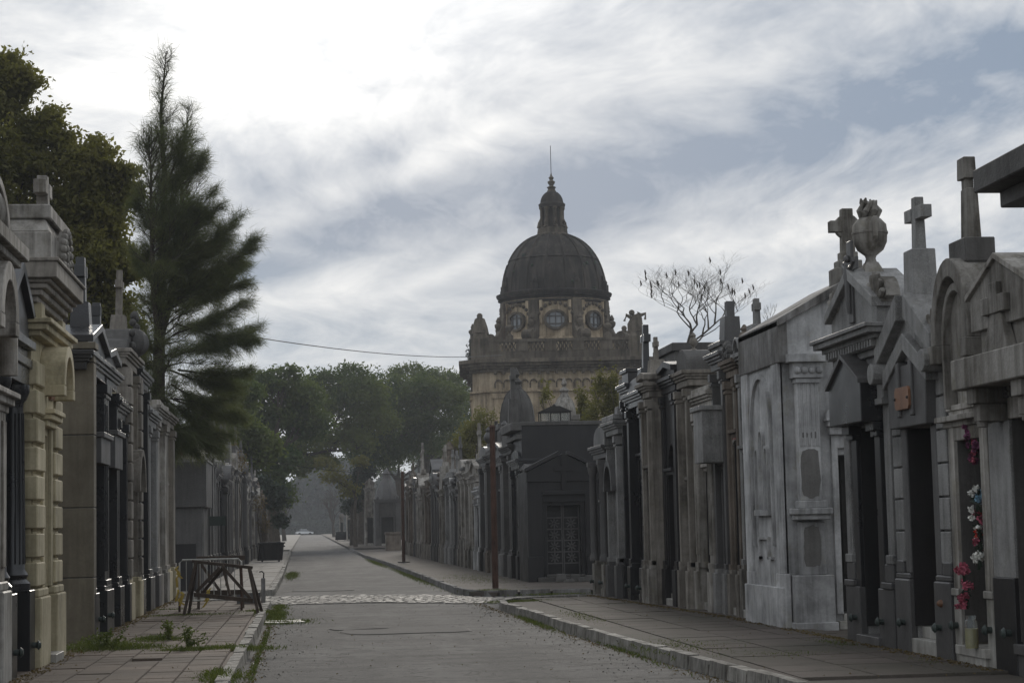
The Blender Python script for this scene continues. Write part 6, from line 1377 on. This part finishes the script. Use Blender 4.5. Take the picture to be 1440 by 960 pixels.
# bare trees
def bare(name,label,px,Y,toppy,spread,seed,pods=0,r0=.16,hfrac=.3,levels=5,up=.5,mat='bark',z0px=None,halfw=None):
    b=at(px,760,Y); rr=random.Random(seed); zb=gz(Y); r=empty(name,(b.x,Y,zb),0,label,'bare tree'); H=Zof(b.x,Y,toppy)-zb; m=MB(); tips=[]
    def grow(p,d,L,rad,lv):
        n=4; pts=[p]; dd=d.copy()
        for i in range(n):
            dd=(dd+Vector((rr.gauss(0,.10),rr.gauss(0,.10),rr.gauss(.05,.07)))).normalized(); pts.append(pts[-1]+dd*L/n)
        m.tube(pts,[rad*(1-.42*i/n) for i in range(n+1)],5 if lv>1 else 4)
        if lv==0: tips.append(pts[-1]); return
        for i in range(rr.choice((2,3,3)) if lv<levels else 4):
            a=rr.uniform(0,6.283); s=spread*rr.uniform(.7,1.25); o=Vector((math.cos(a),math.sin(a),0)); nd=(dd*1.0+o*s+Vector((0,0,up*.35))).normalized()
            grow(pts[-1] if i<2 else pts[rr.randint(2,4)],nd,L*rr.uniform(.66,.86),rad*.58,lv-1)
    z0=0 if z0px is None else Zof(b.x,Y,z0px)-zb; Hc=H-z0
    grow(Vector((0,0,0)),Vector((.02,0,1)),Hc*hfrac,r0,levels)
    zmax=max(t.z for t in tips); s=Hc/zmax; q=sorted(abs(t.x) for t in tips)[int(len(tips)*.96)]*s; sh=1. if halfw is None else (halfw/F_PX*Y)/q
    fx=lambda p:(p[0]*s*sh,p[1]*s*sh,p[2]*s+z0)
    m.v=[fx(p) for p in m.v]
    if z0: m.tube([(0,0,-.2),(.05,0,z0*.5),(0,0,z0+.15)],[r0*1.5,r0*1.2,r0],8)
    m.build('branches',mat,r,smooth=True)
    if pods:
        for t in rr.sample(tips,min(pods,len(tips))):
            T=Vector(fx(t)); q=MB().tube([T,T+Vector((0,0,-.06)),T+Vector((.02,0,-.13)),T+Vector((0,0,-.2))],[.006,.022,.026,.008],6); q.build('seed_pod','pod',r,smooth=True)
bare('bare_tree','leafless tree with hanging seed pods behind the right tombs',948,60,366,.55,49,pods=30,r0=.032,hfrac=.22,levels=7,up=.7,z0px=525,halfw=128,mat='twig')
bare('bare_tree','leafless spreading tree on the left side far down the street',400,260,672,.8,48,r0=.3,hfrac=.25,levels=5)
bare('bare_tree','leafless tree over the crest at the end of the street',470,330,680,.8,44,r0=.3,hfrac=.25,levels=5)
bare('bare_tree','bare twiggy tree peeking over the white chapel roof',1092,46,424,.5,45,r0=.02,hfrac=.4,levels=3,z0px=480,halfw=14,mat='twig')
# dark ivy clad wall behind the middle tombs
Yb=47.; 
def ivywall():
    a=at(950,500,Yb).x; b=at(1012,500,Yb).x; zt=Zof(a,Yb,482)-.1; r=empty('mausoleum',((a+b)/2,Yb,.1),0,'dark mottled square tomb behind the crosses under the bare tree','mausoleum'); h=(b-a)/2
    MB().box(-h,h,0,2.5,0,zt-.2).build('wall','dark',r,bevel=.02); MB().box(-h-.1,h+.1,-.1,2.6,zt-.2,zt).build('cornice','dark',r,bevel=.02)
    c=at(984,540,41.); sk=empty('roof_skylight',(c.x,41.,2.2),0,'small tilted glass skylight glinting behind the fluted pilaster tomb','skylight'); z=Zof(c.x,41.,545)-2.2; z2=Zof(c.x,41,528)-2.2
    MB().box(-.4,.4,-.3,.6,0,z).build('base','concrete',sk); MB().prism([(-.16,z),(.16,z),(-.05,z2),(-.16,z2)],-.02,.0).build('pane','skylight_glass',sk); MB().bar((-.17,0,z2),(.18,0,z),.03,.03).box(-.19,-.15,-.03,.03,z,z2).build('frame','iron',sk)
ivywall()
# distant wood and hedge
def farwood():
    rg=np.random.default_rng(5); N=60000; X=rg.uniform(-70,80,N); Yv=rg.uniform(545,585,N); h=19+3*np.sin(X*.21)+2*np.sin(X*.53+1); Z=rg.uniform(0,1,N)**.8*h+.3
    o=leaves('distant_wood','leaf_dark',np.stack([X,Yv,Z],1),1.1,None,kind='stuff')
    m=MB(); rr=random.Random(6); N=9000; X=rg.uniform(-9,14,N); Yv=rg.uniform(520,526,N); Z=rg.uniform(.0,4.0,N)+.4; leaves('distant_hedge','leaf_dark',np.stack([X,Yv,Z],1),.4,None,kind='stuff')
farwood()
for i,(x,Y,h) in enumerate(((-10,300,5.5),(-13,360,6),(13,330,5.5),(16,400,6))):
    pass
# grass, weeds
def grass(spots,name,mat='grass'):
    C=[];D=[]
    for (x,y,rx,ry,h,n) in spots:
        a=RNG.normal(size=(n,2)); X=x+a[:,0]*rx*.5; Y=y+a[:,1]*ry*.5; hh=np.abs(RNG.normal(size=n))*h*.4*np.exp(-(a**2).sum(1)*.3)+.015
        C.append(np.stack([X,Y,.115+hh*.5+ (0 if True else 0)],1)); 
    C=np.concatenate(C); d=RNG.normal(size=C.shape)*.5; d[:,2]=1
    return C,d
sp=[(-2.95,27.8,.5,1.2,.35,2600),(-2.4,27.4,.6,.5,.25,1400),(-2.25,29.4,.45,.6,.22,1600),(-1.6,26.6,.5,.35,.14,1500),(-1.1,26.8,.6,.4,.14,1800),(-.98,21.6,.25,1.2,.16,1600),(-2.3,38.0,1.1,.5,.08,1600),(-1.0,39.,.35,.6,.1,900),(-2.8,41.,.6,.5,.08,500)]
C,d=grass(sp,'')
o=leaves('pavement_weeds','grass',C,.035,None,kind='stuff',aspect=.16,dirs=d)
sp=[(-.62,39.5,.2,3.,.09,2200),(-.66,31,.05,5.,.03,350),(-.66,25,.04,4.,.03,250),(-.45,36.9,.55,.9,.05,1200),(-.55,76,.25,6.,.1,2400),(-.6,44,.2,1.6,.06,600),(4.0,34,.1,3,.05,700),(4.25,27,.1,4,.05,700),(3.75,70,.2,14,.06,2500),(3.6,100,.25,14,.06,2500)]
C,d=grass(sp,''); C[:,2]-=.11; leaves('kerb_grass','grass',C,.035,None,kind='stuff',aspect=.16,dirs=d)
sp=[(4.9,24.5,.7,1.8,.05,1500),(5.6,22.5,.8,.6,.04,900),(4.75,33,.35,3,.05,1200),(4.6,41,.8,.7,.05,1200),(5.7,44.9,.9,.3,.03,500),(6.7,24.2,.25,1.,.06,700),(6.75,21,.15,1.,.04,300),(4.6,48.5,.6,.8,.06,600),(5.2,60,1.2,8,.04,1800)]
C,d=grass(sp,''); leaves('pavement_moss','grass',C,.028,None,kind='stuff',aspect=.2,dirs=d)
# loose weed plants
for (x,y,lb,sd) in ((-2.05,29.2,'small upright weed growing between the left pavement tiles',51),(-1.62,26.9,'low branching weed on the near left pavement',52),(-2.75,27.3,'leafy weed clump at the foot of the plain flank wall',53)):
    r=empty('weed',(x,y,.14),0,lb,'weed'); m=MB(); rr=random.Random(sd); C=[]
    for i in range(9):
        e=Vector((rr.gauss(0,.13),rr.gauss(0,.13),rr.uniform(.1,.32))); m.tube([(0,0,0),e*.5+Vector((0,0,.03)),e],[.006,.005,.003],4)
        for j in range(26): C.append(e*rr.uniform(.3,1.05)+Vector((rr.gauss(0,.025),rr.gauss(0,.025),rr.gauss(0,.02))))
    m.build('stems','grass',r); leaves('leaves','grass',np.array([tuple(c) for c in C]),.028,r)
# litter, leaves and grit on road and pavements, shade bits at wall feet
C=np.stack([RNG.uniform(-3.1,6.6,2600),RNG.uniform(18.,50,2600),np.full(2600,.02)],1)[:900]; C[:,2]=np.where((C[:,0]<-.8)|(C[:,0]>4.7),.155,.012)
D=RNG.normal(size=C.shape); D[:,2]*=.12
leaves('fallen_leaves','leaf_dry',C,.013,None,kind='stuff',dirs=D)
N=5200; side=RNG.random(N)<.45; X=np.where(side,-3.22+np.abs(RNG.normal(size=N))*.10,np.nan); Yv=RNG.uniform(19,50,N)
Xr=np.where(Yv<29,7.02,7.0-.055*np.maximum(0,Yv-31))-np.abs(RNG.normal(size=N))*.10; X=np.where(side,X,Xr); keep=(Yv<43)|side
C=np.stack([X,Yv,np.full(N,.150)],1)[keep]; D=RNG.normal(size=C.shape); D[:,2]*=.2; leaves('wall_foot_shade_bits','leaf_dry',C,.020,None,kind='stuff',dirs=D)  # dark leaf bits strewn along the facades to put contact shade there
N=2600; X=np.where(RNG.random(N)<.5,-.74+np.abs(RNG.normal(size=N))*.10,np.nan); Yv=RNG.uniform(18,46,N); Xr=np.array([xk(RKN,min(y,39.5)) for y in Yv])-.06-np.abs(RNG.normal(size=N))*.12; X=np.where(np.isnan(X),Xr,X)
C=np.stack([X,Yv,np.full(N,.012)],1); D=RNG.normal(size=C.shape); D[:,2]*=.2; leaves('gutter_debris','leaf_dry',C,.016,None,kind='stuff',dirs=D)
m=MB(); rr=random.Random(77)
for i in range(450):
    if rr.random()<.6: x=4.0-abs(rr.gauss(0,.35)); y=rr.uniform(20,50)
    else: x=-.6+abs(rr.gauss(0,.3)); y=rr.uniform(19,45)
    if x<-.75: continue
    s=rr.uniform(.006,.015); m.taper(x,y,s,s*.8,s*.5,s*.5,0,s*1.1)
m.build('road_grit','kerb_granite',kind='stuff')
# ---------------------------------------------------------------- air
def haze():
    m=MB().box(-720,720,-170,1520,-1.6,46.); m=m.build('haze',None); m['kind']='stuff'
    mt=bpy.data.materials.new('haze'); mt.use_nodes=True; nt=mt.node_tree; nt.nodes.clear(); o=nt.nodes.new('ShaderNodeOutputMaterial'); v=nt.nodes.new('ShaderNodeVolumePrincipled')
    v.inputs['Color'].default_value=(.86,.9,.96,1); v.inputs['Density'].default_value=HAZE; v.inputs['Anisotropy'].default_value=.35; nt.links.new(v.outputs[0],o.inputs['Volume']); m.data.materials.append(mt); m.display_type='WIRE'
HAZE=.0004
haze()
